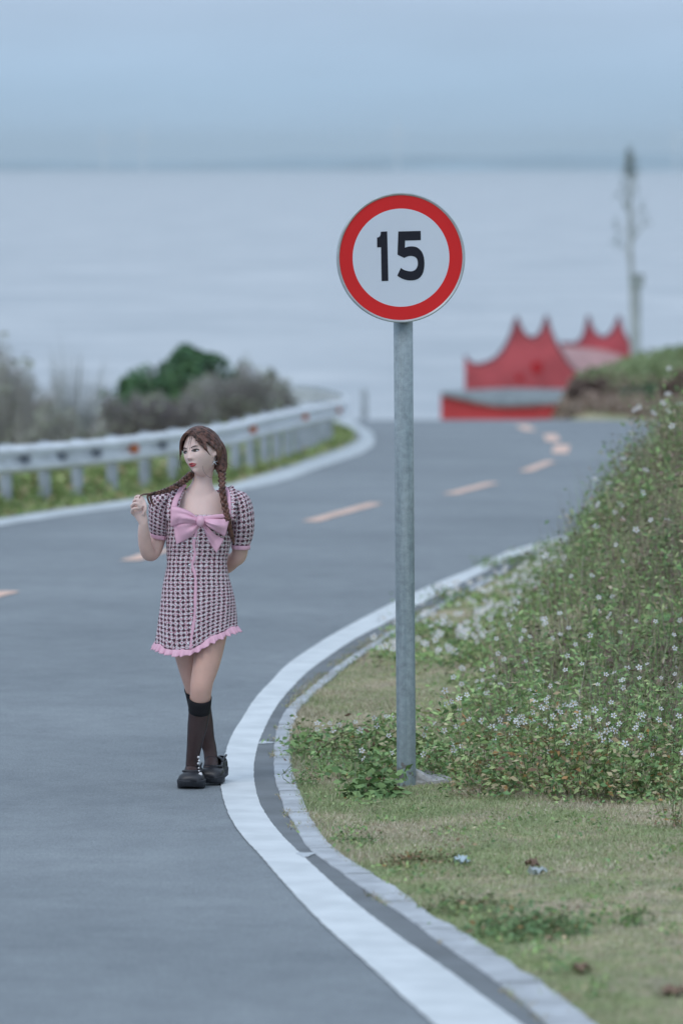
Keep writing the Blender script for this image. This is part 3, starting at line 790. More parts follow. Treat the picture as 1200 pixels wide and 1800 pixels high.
L.new(fl2.outputs['Fac'], bpt.inputs['Height']); L.new(bpt.outputs[0], b.inputs['Normal'])

# ---- head (local frame: x to her left, y out of the face, z up)
HC = Q(353.0, 795, 0.0)
hy = math.radians(37); hp = math.radians(3); hroll = math.radians(11)
fdir = Vector((-math.sin(hy) * math.cos(hp), -math.cos(hy) * math.cos(hp), math.sin(hp)))
hz0 = Vector((0, 0, 1)); hx = fdir.cross(hz0).normalized() * -1
hzv = hx.cross(fdir).normalized()
if hzv.z < 0: hzv = -hzv
if hx.x < 0: hx = -hx
HX = (hx * math.cos(hroll) + hzv * math.sin(hroll)); HZ = (hzv * math.cos(hroll) - hx * math.sin(hroll)); HY = fdir
def H(x, y, z): return HC + HX * x + HY * y + HZ * z
def g_(x, s): return math.exp(-(x / s) ** 2)
def head_pt(a, b_, c):
    """unit direction -> head surface in the local frame"""
    x = .074 * a; y = (.088 if b_ > 0 else .094) * b_; z = (.105 if c > 0 else .112) * c
    if c < 0:
        tt = -c
        x *= 1 - .54 * tt ** 1.7
        if b_ > 0: y = y * (1 - .06 * tt) + .008 * tt
        else: y *= 1 - .45 * tt ** 1.2
    if b_ > 0:
        w = min(1, b_ * 1.6)
        # flatter face
        y = y - .012 * w * g_(x, .05) * g_(z, .07) * .5
        dy = 0
        if abs(x) < .03: 
            nz_ = 0
            if -.045 < z < .018: nz_ = (.018 - z) / .046
            nz_ = max(0, min(1, nz_))
            dy += .0185 * (nz_ ** 1.15) * g_(x, .0085 + .004 * nz_) * (1 if z > -.028 else max(0, 1 - (-.028 - z) / .010))
        dy += .005 * g_(abs(x) - .0115, .006) * g_(z + .027, .007)               # nostril wings
        dy += -.0085 * g_(abs(x) - .031, .013) * g_(z - .006, .010)              # sockets
        dy += .004 * g_(abs(x) - .028, .02) * g_(z - .028, .009)                 # brow
        dy += .006 * g_(x, .020) * g_(z + .0515, .0055) + .0065 * g_(x, .016) * g_(z + .062, .0055)   # lips
        dy += -.003 * g_(x, .02) * g_(z + .0565, .0022)
        dy += -.004 * g_(x, .02) * g_(z + .074, .006)
        dy += .009 * g_(x, .017) * g_(z + .092, .014)                            # chin
        dy += .005 * g_(abs(x) - .040, .018) * g_(z + .022, .02)                 # cheeks
        y += dy * w
    return x, y, z
hv, hf = [], []
NU, NV = 128, 96
for j in range(NV + 1):
    ph = math.pi * j / NV
    for i in range(NU):
        th = 2 * math.pi * i / NU
        hv.append(head_pt(math.sin(ph) * math.sin(th), math.sin(ph) * math.cos(th), math.cos(ph)))
for j in range(NV):
    for i in range(NU): hf.append((j*NU+i, j*NU+(i+1) % NU, (j+1)*NU+(i+1) % NU, (j+1)*NU+i))
HBVH = BVHTree.FromPolygons([Vector(v) for v in hv], hf)
def face_hit(x, z, o=0.0):
    r = HBVH.ray_cast(Vector((x, .3, z)), Vector((0, -1, 0)))
    y = r[0].y if r[0] else .06
    return H(x, y + o, z)

BV, BF = [], []
BV += [H(*v) for v in hv]; BF += hf
# ears
for s in (-1, 1):
    c0 = (s * .070, -.008, -.012)
    V, F = [], []
    tube(V, F, [H(s * .064, -.004, .012), H(s * .075, -.012, .014), H(s * .079, -.016, -.002), H(s * .075, -.008, -.022), H(s * .066, .0, -.030)], [.006, .009, .010, .008, .005], 8)
    o_ = len(BV); BV += V; BF += [tuple(i + o_ for i in f) for f in F]
def bt_(pts, rad, n=20, side=None, N=None):
    V, F = [], []
    if N:
        rr = [r if isinstance(r, tuple) else (r, r) for r in rad]
        r1 = lerpl([r[0] for r in rr], N); r2 = lerpl([r[1] for r in rr], N); rad = list(zip(r1, r2)); pts = spline(pts, N)
    else: rad = [r if isinstance(r, tuple) else (r, r) for r in rad]
    tube(V, F, pts, rad, n, side=side)
    o_ = len(BV); BV.extend(V); BF.extend([tuple(i + o_ for i in f) for f in F])
X1 = (1, 0, 0)
# neck and chest
bt_([H(.0, -.030, -.040), Q(357, 835, .036), Q(355.5, 851, .032), Q(353.5, 868, .022), Q(352, 888, .012)], [(.046, .048), (.044, .048), (.049, .050), (.078, .056), (.100, .066)], 24, X1, 12)
bt_([Q(354, 857, .03), Q(354, 864, .028), Q(353, 876, .02), Q(352, 900, .005), Q(350, 925, -.01), Q(348, 950, 0), Q(346, 985, .0), Q(348, 1025, .0), Q(347, 1070, .0), Q(346, 1105, .0)],
    [(.030, .030), (.080, .045), (.118, .060), (.132, .080), (.138, .098), (.135, .095), (.120, .080), (.145, .088), (.155, .10), (.14, .09)], 28, X1, 30)
# clavicles
for s in (-1, 1):
    if False: bt_([Q(354 + s * 5, 871, -.028), Q(354 + s * 22, 867, -.030), Q(354 + s * 42, 860, -.015)], [.003, .004, .003], 8, None, 8)
    if False: bt_([Q(355 + s * 20, 838 if s > 0 else 842, -.005), Q(354 + s * 10, 858, -.028), Q(354 + s * 4, 870, -.034)], [.007, .006, .003], 8, None, 8)
# her right arm (left in the picture), raised to hold the braid
bt_([Q(306, 872, .02), Q(293, 880, .02), Q(283, 915, .02), Q(276, 950, .0), Q(270, 970, -.02), Q(262, 973, -.045), Q(256, 958, -.075), Q(253, 936, -.105), Q(252.5, 918, -.13)],
    [.040, .044, .042, .039, .034, .0345, .0325, .028, .0205], 20, None, 40)
# palm and fingers
bt_([Q(252.5, 920, -.13), Q(250, 911, -.135), Q(246, 902, -.137), Q(242, 893, -.135), Q(241, 887, -.132)], [(.021, .018), (.027, .016), (.030, .015), (.028, .013), (.020, .010)], 16, X1, 12)
def finger(pts, r0=.0078, r1=.0062): bt_(pts, [r0, r0 * .96, (r0 + r1) / 2, r1], 10, None, 16)
finger([Q(236, 905, -.135), Q(231.8, 900, -.152), Q(236, 893.5, -.170), Q(247.5, 894.5, -.163)], .0070, .0056)
finger([Q(236, 898, -.135), Q(231.8, 890, -.150), Q(239, 884.5, -.170), Q(249, 893, -.166)])
finger([Q(238, 891, -.132), Q(235.5, 881, -.144), Q(243, 878.5, -.163), Q(250.5, 890, -.162)])
finger([Q(241, 888, -.128), Q(238.5, 875, -.134), Q(246.5, 872.5, -.150), Q(252.5, 882, -.152)])
finger([Q(252, 905, -.150), Q(256, 894, -.158), Q(253.5, 882, -.150), Q(248.5, 872.5, -.138)], .0090, .0068)
# her left arm, going behind the back
bt_([Q(402, 876, .02), Q(416, 886, .02), Q(424, 915, .025), Q(423.5, 950, .04), Q(420, 976, .06), Q(410, 985, .085), Q(398, 996, .12), Q(380, 1006, .145), Q(366, 1008, .15)],
    [.036, .040, .040, .038, .037, .036, .034, .026, .021], 20, None, 36)
bt_([Q(366, 1008, .15), Q(356, 1008, .155), Q(346, 1007, .155)], [(.02, .016), (.034, .014), (.030, .012)], 12, None, 8)
for k in range(4):
    finger([Q(348, 999 + 6 * k, .155), Q(338, 999 + 6.2 * k, .152), Q(332, 1001 + 6 * k, .150), Q(328, 1004 + 6 * k, .155)], .0076, .006)
finger([Q(360, 1000, .155), Q(353, 992, .155), Q(346, 988, .152), Q(341, 987, .150)], .0085, .0068)
# legs: her left crosses in front towards the left of the picture
legL = [Q(374, 1070, .0), Q(371, 1110, -.01), Q(364, 1160, -.05), Q(355.5, 1196, -.085), Q(353, 1216, -.085), Q(351, 1245, -.05), Q(347.5, 1275, -.015), Q(342, 1310, .02), Q(338.5, 1335, .045), Q(337.5, 1352, .055)]
rL = [.084, .077, .064, .0530, .0500, .0475, .0450, .0330, .0275, .0275]
legR = [Q(321, 1070, .0), Q(326, 1110, .02), Q(334, 1160, .045), Q(342.5, 1200, .065), Q(346, 1216, .085), Q(352, 1245, .115), Q(356.5, 1270, .14), Q(363, 1298, .165), Q(369, 1318, .17), Q(371, 1338, .16)]
rR = [.084, .077, .064, .0530, .0500, .0490, .0470, .0360, .0300, .0290]
bt_(legL, rL, 24, X1, 48); bt_(legR, rR, 24, X1, 48)
bt_([Q(355, 1190, -.097), Q(354.5, 1203, -.102), Q(353.5, 1213, -.094)], [(.022, .018), (.030, .026), (.022, .018)], 12, X1, 8)  # kneecap
bt_([Q(343, 1195, .04), Q(345, 1207, .045), Q(346, 1216, .055)], [(.022, .018), (.030, .024), (.022, .018)], 12, X1, 8)
# feet inside the shoes
footL = [Q(337.5, 1350, .055), Q(336, 1359, .025), Q(334.8, 1364, -.02), Q(334, 1367, -.055)]
footR = [Q(371.5, 1337, .155), Q(370.5, 1348, .125), Q(368.8, 1357, .085), Q(367.5, 1361, .055)]
for hl in ([Q(337.5, 1340, .055), Q(338.5, 1350, .075), Q(339, 1358, .095)], [Q(371.5, 1330, .16), Q(374, 1340, .175), Q(376, 1347, .185)]): bt_(hl, [.026, .027, .022], 14, X1, 8)
for ft in (footL, footR): bt_(ft, [(.029, .032), (.033, .028), (.034, .016), (.026, .010)], 16, X1, 14)
o = link('body', mesh('body', BV, BF), M_skin, PERS, smooth_=True, keep=True)
bm = bmesh.new(); bm.from_mesh(o.data); bmesh.ops.remove_doubles(bm, verts=bm.verts, dist=1e-6); bmesh.ops.recalc_face_normals(bm, faces=bm.faces); bm.to_mesh(o.data); bm.free()
md = o.modifiers.new('r', 'REMESH'); md.mode = 'VOXEL'; md.voxel_size = .0036; md.use_smooth_shade = True
md = o.modifiers.new('s', 'SMOOTH'); md.factor = .5; md.iterations = 3

# ---- face
def decal(name, pts, m, o=.0016, puff=0.0):
    """a small patch lying on the face; pts = outline in (x, z) metres"""
    cx = sum(p[0] for p in pts) / len(pts); cz = sum(p[1] for p in pts) / len(pts)
    V = [face_hit(cx, cz, o + puff)]; N = len(pts)
    for r in (.5, .8, 1.0):
        for x, z in pts: V.append(face_hit(cx + (x - cx) * r, cz + (z - cz) * r, o + puff * (1 - r ** 2)))
    F = [(0, 1 + i, 1 + (i + 1) % N) for i in range(N)]
    for k in range(2):
        F += [(1 + k*N + i, 1 + (k+1)*N + i, 1 + (k+1)*N + (i+1) % N, 1 + k*N + (i+1) % N) for i in range(N)]
    return link(name, mesh(name, V, F), m, PERS, smooth_=True, keep=True)
M_eye = mat('eye_white', (0.50, 0.47, 0.48), 0.25); M_iris = mat('dark_iris', (0.018, 0.010, 0.008), 0.15)
M_lip = mat('red_lipstick', (0.50, 0.060, 0.075), 0.35, spec=0.5); M_brow = mat('brow_hair', (0.055, 0.028, 0.024), 0.8)
M_blush = mat('lash', (0.03, 0.018, 0.018), 0.7)
for s in (-1, 1):
    ex = s * .0305; ez = .004
    al = [(ex + .0165 * math.cos(a), ez + (.0072 if math.sin(a) > 0 else .0050) * math.sin(a)) for a in np.linspace(0, 2 * math.pi, 20, endpoint=False)]
    eye = decal('eye', al, M_eye, .0012, .0022)
    # looks to the side (towards the left of the picture)
    ix = ex - .0030
    ir = decal('iris', [(ix + .0072 * math.cos(a), ez + .0006 + .0064 * math.sin(a)) for a in np.linspace(0, 2 * math.pi, 16, endpoint=False)], M_iris, .0030, .0008)
    up = [(ex + .0178 * math.cos(a), ez + .0082 * math.sin(a)) for a in np.linspace(0, math.pi, 12)]
    lo = [(ex + .0170 * math.cos(a), ez + .0052 * math.sin(a)) for a in np.linspace(math.pi, 0, 12)]
    decal('lash_line', up + lo, M_blush, .0034, 0)
    V, F = [], []; tube(V, F, [face_hit(ex + (.0150) * math.cos(a), ez - .0044 * math.sin(a), .0016) for a in np.linspace(.2, 2.9, 8)], .0005, 5); link('lower_lash', mesh('lower_lash', V, F), M_brow, PERS, keep=True)
    bx = [(.012, .0215), (.022, .0262), (.034, .0285), (.047, .0235), (.034, .0250), (.022, .0228), (.012, .0185)]
    decal('eyebrow', [(s * x, z - .001) for x, z in bx], M_brow, .0018, .0006)
MS = 1.18
upl = [(-.0205, -.0570), (-.012, -.0520), (-.005, -.0488), (0, -.0500), (.005, -.0488), (.012, -.0520), (.0205, -.0570), (.010, -.0568), (0, -.0572), (-.010, -.0568)]
lol = [(-.0190, -.0578), (-.010, -.0590), (0, -.0594), (.010, -.0590), (.0190, -.0578), (.013, -.0640), (.006, -.0672), (0, -.0678), (-.006, -.0672), (-.013, -.0640)]
upl = [(x * MS, z) for x, z in upl]; lol = [(x * MS, z) for x, z in lol]
decal('upper_lip', upl, M_lip, .0014, .0020); decal('lower_lip', lol, M_lip, .0014, .0032)
decal('mouth_gap', [(-.014, -.0574), (0, -.0566), (.014, -.0574), (0, -.0596)], mat('mouth_dark', (0.10, 0.02, 0.025), 0.6), .0018)
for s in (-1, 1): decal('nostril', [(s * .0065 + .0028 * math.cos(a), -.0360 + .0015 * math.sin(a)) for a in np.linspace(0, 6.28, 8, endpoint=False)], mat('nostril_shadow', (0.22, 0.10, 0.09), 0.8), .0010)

# ---- hair: shell plus many strands combed from the parting to the nape on each side
def hair_pt(a, b_, c, lift=0.0):
    x, y, z = head_pt(a, min(b_, .0) if False else b_, c)
    x = .074 * a; y = (.090 if b_ > 0 else .108) * b_; z = (.107 if c > 0 else .100) * c
    if c < 0: x *= 1 - .22 * (-c)
    v = Vector((x, y, z)); l = v.length
    return v * ((l + .010 + lift) / l)
V, F = [], []; NU2, NV2 = 96, 64
def hairline(b_, a, c):
    """True where hair grows"""
    if abs(a) > .60 and b_ <= .45 and c < .0 + (1.7 if b_ < 0 else .70) * b_: return False
    if b_ <= 0.10: return c > -.72
    # forehead line, higher in the middle, coming down at the temples
    return c > (.80 - 1.05 * max(0, abs(a) - .22) ** 1.05 - (0.1 if a > 0 else .1)) or (b_ < .16 and c > .0 and abs(a) > .8)
idx = {}
for j in range(NV2 + 1):
    ph = math.pi * j / NV2
    for i in range(NU2):
        th = 2 * math.pi * i / NU2
        d = (math.sin(ph) * math.sin(th), math.sin(ph) * math.cos(th), math.cos(ph))
        V.append(H(*hair_pt(*d, .0015 * math.sin(th * 23 + ph * 9))))
for j in range(NV2):
    for i in range(NU2):
        ph = math.pi * (j + .5) / NV2; th = 2 * math.pi * (i + .5) / NU2
        if hairline(math.sin(ph) * math.cos(th), math.sin(ph) * math.sin(th), math.cos(ph)):
            F.append((j*NU2+i, j*NU2+(i+1) % NU2, (j+1)*NU2+(i+1) % NU2, (j+1)*NU2+i))
hair = link('hair', mesh('hair', V, F), M_hair, PERS, smooth_=True, keep=True)
md = hair.modifiers.new('s', 'SOLIDIFY'); md.thickness = .006; md.offset = -1
rh = random.Random(21)
V, F = [], []
def slerp(a, b_, t_):
    om = math.acos(max(-1, min(1, a.dot(b_)))); 
    if om < 1e-4: return a
    return (a * math.sin((1 - t_) * om) + b_ * math.sin(t_ * om)) / math.sin(om)
for s in (-1, 1):
    gather = Vector((s * .58, -.66, -.50)).normalized()
    for k in range(170):
        u = rh.random()
        # along the parting from the forehead to the crown
        a0 = Vector((.06 + s * .05, .72 - 1.25 * u, .70 + .35 * u - .25 * u * u)).normalized()
        mid_ = Vector((s * (1.0), .20 - .95 * u + rh.gauss(0, .03), .42 - .30 * u)).normalized()
        pts = []; lift = .002 + .005 * rh.random()
        for q in range(13):
            t_ = q / 12
            d = slerp(slerp(a0, mid_, t_), slerp(mid_, gather, t_), t_)
            wob = .002 * math.sin(q * .9 + k)
            pts.append(H(*hair_pt(d.x, d.y, d.z, lift * math.sin(math.pi * min(1, t_ + .15)) + wob * .4)))
        r = rh.uniform(.0016, .0034)
        tube(V, F, pts, [r * .5] + [r] * 11 + [r * .8], 5)
o = link('hair_strands', mesh('hair_strands', V, F), M_hair, PERS, smooth_=True, keep=True); tag(o, kind='stuff')
# bulk at the nape behind her left ear and small one on the far side
V, F = [], []
nb_ = spline([H(.022, -.055, .055), Q(383.5, 788, .040), Q(385.5, 806, .032), Q(388.5, 820, .018), Q(389.8, 834, .0)], 16); nr_b = lerpl([.034, .033, .037, .029, .0145], 16)
tube(V, F, nb_, nr_b, 18)
for k in range(46):
    a0 = rh.uniform(0, 6.28); tw = rh.uniform(-.5, .5); pts = []
    for i in range(16):
        t_ = (nb_[min(i+1, 15)] - nb_[max(i-1, 0)]).normalized(); s1 = t_.cross(Vector((0, 1, 0))).normalized(); s2 = s1.cross(t_); a = a0 + tw * i / 15
        pts.append(nb_[i] + (s1 * math.cos(a) + s2 * math.sin(a)) * (nr_b[i] + .0008 * math.sin(i + k)))
    tube(V, F, pts, rh.uniform(.0015, .003), 5)
tube(V, F, spline([H(-.055, -.050, -.02), Q(345, 826, .04), Q(336, 836, .02)], 8), lerpl([.03, .022, .012], 8), 12)
link('nape_hair', mesh('nape_hair', V, F), M_hair, PERS, smooth_=True, keep=True)
# face-framing locks and wisps
V, F = [], []
def lock(pts, r): tube(V, F, spline(pts, 12), lerpl(r, 12), 5)
for k in range(9):
    o1 = k * .0013
    lock([Q(341 - k * .5, 757, -.075), Q(349 + o1 * 300, 770, -.088), Q(357 + o1 * 300, 785, -.080), Q(364 + k * .5, 795 + k * .4, -.062), Q(371 + k * .4, 803, -.040)], [.0022, .0026, .0026, .002, .0008])
for k in range(6):
    lock([Q(338 - k, 757.5, -.07), Q(328 - k * .8, 763, -.072), Q(320 - k * .45, 774, -.060), Q(317.5 - k * .3, 788, -.045), Q(318 - k * .25, 803 + k, -.035)], [.003, .0034, .003, .002, .0008])
for (x0, x1, x2, y2) in ((338,331,327,779),(339,335,330,787),(338,334,333,784),(340,337,334,790),(337,329,326,776),(341,338,333,793)):
    lock([Q(x0, 759, -.085), Q(x1, 768, -.100), Q(x2, y2, -.105)], [.0009, .0008, .0004])
lock([Q(357, 812, -.055), Q(356.5, 823, -.07), Q(362, 834, -.065), Q(371, 840, -.04), Q(382, 839, -.01)], [.0006, .0006, .0006, .0006, .0004])
lock([Q(319, 805, -.04), Q(318, 818, -.04), Q(323, 829, -.04)], [.0008, .0007, .0004]); lock([Q(318, 800, -.04), Q(314, 815, -.04), Q(312, 828, -.04)], [.0007, .0005, .0003])
lock([Q(400, 814, .02), Q(406, 819, .02), Q(414, 820, .02)], [.0006, .0005, .0003])
link('loose_locks', mesh('loose_locks', V, F), M_hair, PERS, smooth_=True, keep=True)['kind'] = 'stuff'
# braids: three strands crossing
def braid(name, ctrl, rads, turns, tail=None):
    N = 150; pts = spline(ctrl, N); R = lerpl(rads, N)
    V, F = [], []
    for s_ in range(3):
        q = []; rr = []
        for i, p in enumerate(pts):
            t_ = (pts[min(i+1, N-1)] - pts[max(i-1, 0)]).normalized()
            side = t_.cross(Vector((0, 1, 0))).normalized(); back = side.cross(t_)
            ph = turns * 2 * math.pi * i / N + s_ * 2 * math.pi / 3
            q.append(p + side * (R[i] * .60 * math.sin(ph)) + back * (R[i] * .42 * math.sin(2 * ph))); rr.append(R[i] * (.52 + .05 * math.sin(i * .9)))
        tube(V, F, q, rr, 8)
    for k in range(14):        # stray hairs
        i = rh.randrange(N - 12); p = pts[i]; d = Vector((rh.gauss(0, 1), rh.gauss(0, .5), rh.gauss(0, .6))).normalized() * R[i] * 1.6
        tube(V, F, [p, p + d * .8, pts[i + 10] + d * .9], [.0006, .0005, .0003], 4)
    if tail: 
        for (tp, r) in tail: tube(V, F, spline(tp, 14), lerpl(r, 14), 6)
    return link(name, mesh(name, V, F), M_hair, PERS, smooth_=True, keep=True)
braid('braid', [Q(389, 822, .01), Q(390.5, 835, -.015), Q(390.5, 850, -.055), Q(391.5, 865, -.085), Q(395, 887, -.108), Q(399, 905, -.122), Q(401.5, 915, -.124)], [.018, .0175, .0165, .016, .0155, .0145, .013], 3.9,
      [([Q(401, 912, -.12), Q(404, 930, -.10), Q(409, 946, -.09), Q(412, 958, -.088)], [.013, .013, .008, .002]), ([Q(400, 912, -.12), Q(402, 930, -.10), Q(406, 948, -.09)], [.008, .008, .002])])
braid('braid', [Q(336, 834, .02), Q(327, 842, -.02), Q(314, 852, -.06), Q(298, 860, -.09), Q(283, 865, -.11), Q(268, 868, -.125)], [.016, .0165, .0150, .0130, .0105, .008], 4.4,
      [([Q(270, 867.5, -.125), Q(260, 868.5, -.135), Q(253, 869, -.145), Q(247, 872, -.155), Q(245, 878, -.150)], [.007, .0045, .0035, .003, .002]),
       ([Q(268, 867, -.125), Q(260, 872, -.13), Q(262, 882, -.125), Q(266, 890, -.12)], [.006, .006, .005, .001]),
       ([Q(272, 867, -.12), Q(265, 872, -.128), Q(268, 884, -.12), Q(275, 890, -.115)], [.005, .006, .005, .001])])
# earring
V, F = [], []
ep = Q(377, 812, -.030)
for k in range(5):
    a = 2 * math.pi * k / 5 + .3
    tube(V, F, [ep, ep + Vector((math.cos(a), -.15, math.sin(a))) * (.021 if k % 2 else .016)], [.0022, .0008], 5)
link('earring', mesh('earring', V, F), mat('silver', (0.75, 0.76, 0.80), 0.25, metal=0.8), PERS, keep=True)

# ---- dress
def ring_uv(rows, closed=True):
    """rows: list of lists of points -> mesh with UVs in metres"""
    V, F, UV = [], [], []; nr = len(rows); nc = len(rows[0])
    ref = max(range(nr), key=lambda j: (rows[j][0] - rows[j][nc // 2]).length)
    vv = 0
    for j, r in enumerate(rows):
        if j: vv += (rows[j][nc // 4] - rows[j - 1][nc // 4]).length
        uu = 0
        for i, p in enumerate(r):
            if i: uu += (r[i] - r[i - 1]).length
            V.append(p); UV.append((uu, -vv))
        L_ = uu; off_ = L_ / 2
        for i in range(nc): UV[j * nc + i] = (UV[j * nc + i][0] - off_, -vv)
    for j in range(nr - 1):
        for i in range(nc - 1): F.append((j*nc+i, j*nc+i+1, (j+1)*nc+i+1, (j+1)*nc+i))
    return V, F, UV
DR = [(862,306,402,.066,.060),(872,300,408,.080,.085),(885,298,410,.092,.098),(905,294,409,.110,.100),(928,293,408,.122,.098),(950,293,406,.116,.092),(968,294,402,.104,.086),(982,295,398.5,.098,.084),(1000,293,399,.098,.088),(1028,287,405,.104,.102),(1058,282,411.5,.110,.112),(1088,278,414.5,.112,.112),(1112,274.5,416,.112,.110)]
dpy = lerpl([d[0] for d in DR], 60); 
def dint(k, y): return float(np.interp(y, [d[0] for d in DR], [d[k] for d in DR]))
from_y = [d[0] for d in DR]
fl_, fr_, ff_, fb_ = [pchip(from_y, [d[k] for d in DR]) for k in (1, 2, 3, 4)]
def hem_y(x, th):
    if math.cos(th) > 0:      # front
        return float(np.interp(x, [270, 290, 313, 335, 350, 370, 395, 418], [1128, 1139, 1144, 1141, 1134, 1121, 1108, 1099]))
    return float(np.interp(x, [270, 345, 418], [1128, 1114, 1099]))
rows = []; NC = 97
fold = lambda th, y: .0035 * math.sin(9 * th + y * .03) * max(0, (y - 1000) / 110) + .0022 * math.sin(y * .22 + 3 * math.sin(th * 2)) * math.exp(-((y - 985) / 22) ** 2)
for j in range(64):
    v = j / 63; row = []
    for i in range(NC):
        th = -math.pi + 2 * math.pi * i / (NC - 1)      # 0 = front
        # nominal y, then the hem line bends it in the lowest part
        y0 = 905 if math.cos(th) > .15 else 905 - 43 * smooth((.15 - math.cos(th)) / .5)
        y = y0 + (1112 - y0) * v
        L0, R0 = float(fl_(y)), float(fr_(y)); cx = (L0 + R0) / 2; hw = (R0 - L0) / 2
        ct, st = math.cos(th), math.sin(th)
        sx_ = math.copysign(abs(st) ** .88, st)
        x = cx + hw * sx_
        dpt = (-float(ff_(y)) if ct > 0 else float(fb_(y))) * abs(ct) ** .9
        bust = -.020 * math.exp(-((y - 925) / 17) ** 2) * (math.exp(-((x - 325) / 17) ** 2) + math.exp(-((x - 377) / 17) ** 2)) if ct > 0 else 0
        yy = y + (hem_y(x, th) - 1112) * max(0, (v - .55) / .45) ** 1.3
        p = Q(x, yy, dpt + bust)
        nrm = Vector((sx_, -ct, 0)).normalized(); row.append(p + nrm * fold(th, y))
    rows.append(row)
V, F, UV = ring_uv(rows)
dress = link('dress', mesh('dress', V, F, UV), M_tweed, PERS, smooth_=True, keep=True)
DBVH = BVHTree.FromPolygons(V, [f for f in F])
def cloth_hit(px, py, o=.003):
    d = ray(px, py).normalized(); r = DBVH.ray_cast(Vector((0, 0, CAMZ)), d)
    return (r[0] - d * o) if r[0] else Q(px, py, -.12)
md = dress.modifiers.new('s', 'SOLIDIFY'); md.thickness = .003; md.offset = -1
# shoulder yokes either side of the neckline
def band(name, cl, w, m, N=14, thick=.004, parent=PERS, nw=5, hgt=.004):
    """a strip along cl (list of (px,py,d)); w = half widths in px"""
    c = spline([Q(*q) for q in cl], N); ws = lerpl(w, N); rows = []
    for i, p in enumerate(c):
        t_ = (c[min(i+1, N-1)] - c[max(i-1, 0)]).normalized(); view = (p - Vector((0, 0, CAMZ))).normalized()
        s_ = t_.cross(view).normalized()
        rows.append([p + s_ * (ws[i] * KP * (2 * k / (nw - 1) - 1)) - view * (hgt * (1 - (2 * k / (nw - 1) - 1) ** 2)) for k in range(nw)])
    V, F, UV = ring_uv(rows)
    o = link(name, mesh(name, V, F, UV), m, parent, smooth_=True, keep=True)
    md = o.modifiers.new('s', 'SOLIDIFY'); md.thickness = thick
    return o
band('yoke', [(303, 915, -.100), (304, 893, -.090), (309, 872, -.062), (317, 857.5, -.005), (317, 862, .06)], [9, 10, 11, 10, 10], M_tweed, hgt=.012, nw=7)
band('yoke', [(406, 915, -.100), (407, 893, -.088), (408, 874, -.060), (404, 859.5, -.005), (403, 864, .06)], [8, 8, 8, 8, 9], M_tweed, hgt=.012, nw=7)
band('neck_trim', [(305, 905, -.118), (304.5, 897, -.112), (309, 880, -.092), (316, 865, -.050), (323, 853.5, -.008), (326, 855, .03)], [3.2, 4.4, 4.4, 3.8, 3, 2.4], M_pinkc, hgt=.003)
band('neck_trim', [(402, 912, -.118), (402.5, 898, -.110), (402.5, 880, -.090), (400.5, 866, -.050), (397, 857.5, -.005), (395, 859, .03)], [3.4, 3.4, 3.2, 3, 2.6, 2.2], M_pinkc, hgt=.003)
band('neck_trim', [(301, 902, -.116), (320, 910, -.132), (350, 912, -.134), (380, 908, -.132), (404, 906, -.114)], [3, 3, 3, 3, 3], M_pinkc, hgt=.003)
# button stand
V, F = [], []; st_ = [(350,912),(348,925),(344,940),(341,957),(343,972),(340,986),(338.5,994),(342,1006),(344,1022),(343.4,1050),(342.5,1080),(339.5,1105),(336.5,1125),(335,1141)]
c = [cloth_hit(x, y, .0035) for x, y in [(p.x, p.y) for p in spline([(x, y, 0) for x, y in st_], 50)]]
rows = []
for i, p in enumerate(c):
    w_ = .0062 + .0012 * math.sin(i * .8)
    rows.append([p + Vector((w_ * u, -.0015 * (1 - u * u) , 0)) for u in (-1, -.5, 0, .5, 1)])
V, F, UV = ring_uv(rows); o = link('placket', mesh('placket', V, F, UV), M_pinkc, PERS, smooth_=True, keep=True)
md = o.modifiers.new('s', 'SOLIDIFY'); md.thickness = .003; md.offset = 1
M_but = mat('sparkling_button', (0.70, 0.72, 0.75), 0.2, metal=0.7)
bme = None
for (x, y) in ((342.5,946),(335.5,970),(333,993),(338,1018),(337.6,1040),(337,1064),(335,1097),(331,1132)):
    p = cloth_hit(x, y, .004); bm = bmesh.new(); bmesh.ops.create_uvsphere(bm, u_segments=10, v_segments=6, radius=.0056, matrix=Matrix.Translation(p) @ Matrix.Diagonal((1, .5, 1, 1)))
    me = bpy.data.meshes.new('button'); bm.to_mesh(me); bm.free(); link('button', me, M_but, PERS, smooth_=True, keep=True)
# hem frill
rows = []
hemr = [v for v in [None]]; base = []
for i in range(NC * 3):
    th = -math.pi + 2 * math.pi * i / (NC * 3 - 1); y = 1112
    L0, R0 = float(fl_(y)), float(fr_(y)); cx = (L0 + R0) / 2; hw = (R0 - L0) / 2; ct, st = math.cos(th), math.sin(th)
    sx_ = math.copysign(abs(st) ** .88, st); x = cx + hw * sx_; dpt = (-float(ff_(y)) if ct > 0 else float(fb_(y))) * abs(ct) ** .9
    p = Q(x, hem_y(x, th), dpt); nrm = Vector((sx_, -ct, 0)).normalized(); base.append((p, nrm, th))
for k in range(7):
    u = k / 6; row = []
    for (p, nrm, th) in base:
        w_ = math.sin(th * 34 + 1.4 * math.sin(th * 5)) * .65 + .35 * math.sin(th * 57)
        row.append(p + nrm * (-.004 + .020 * u ** .7 + .0125 * u * w_) + Vector((0, 0, .006 - (.033 + .003 * w_) * u)))
    rows.append(row)
V, F, UV = ring_uv(rows); o = link('hem_frill', mesh('hem_frill', V, F, UV), M_pinkc, PERS, smooth_=True, keep=True)
md = o.modifiers.new('s', 'SOLIDIFY'); md.thickness = .0015
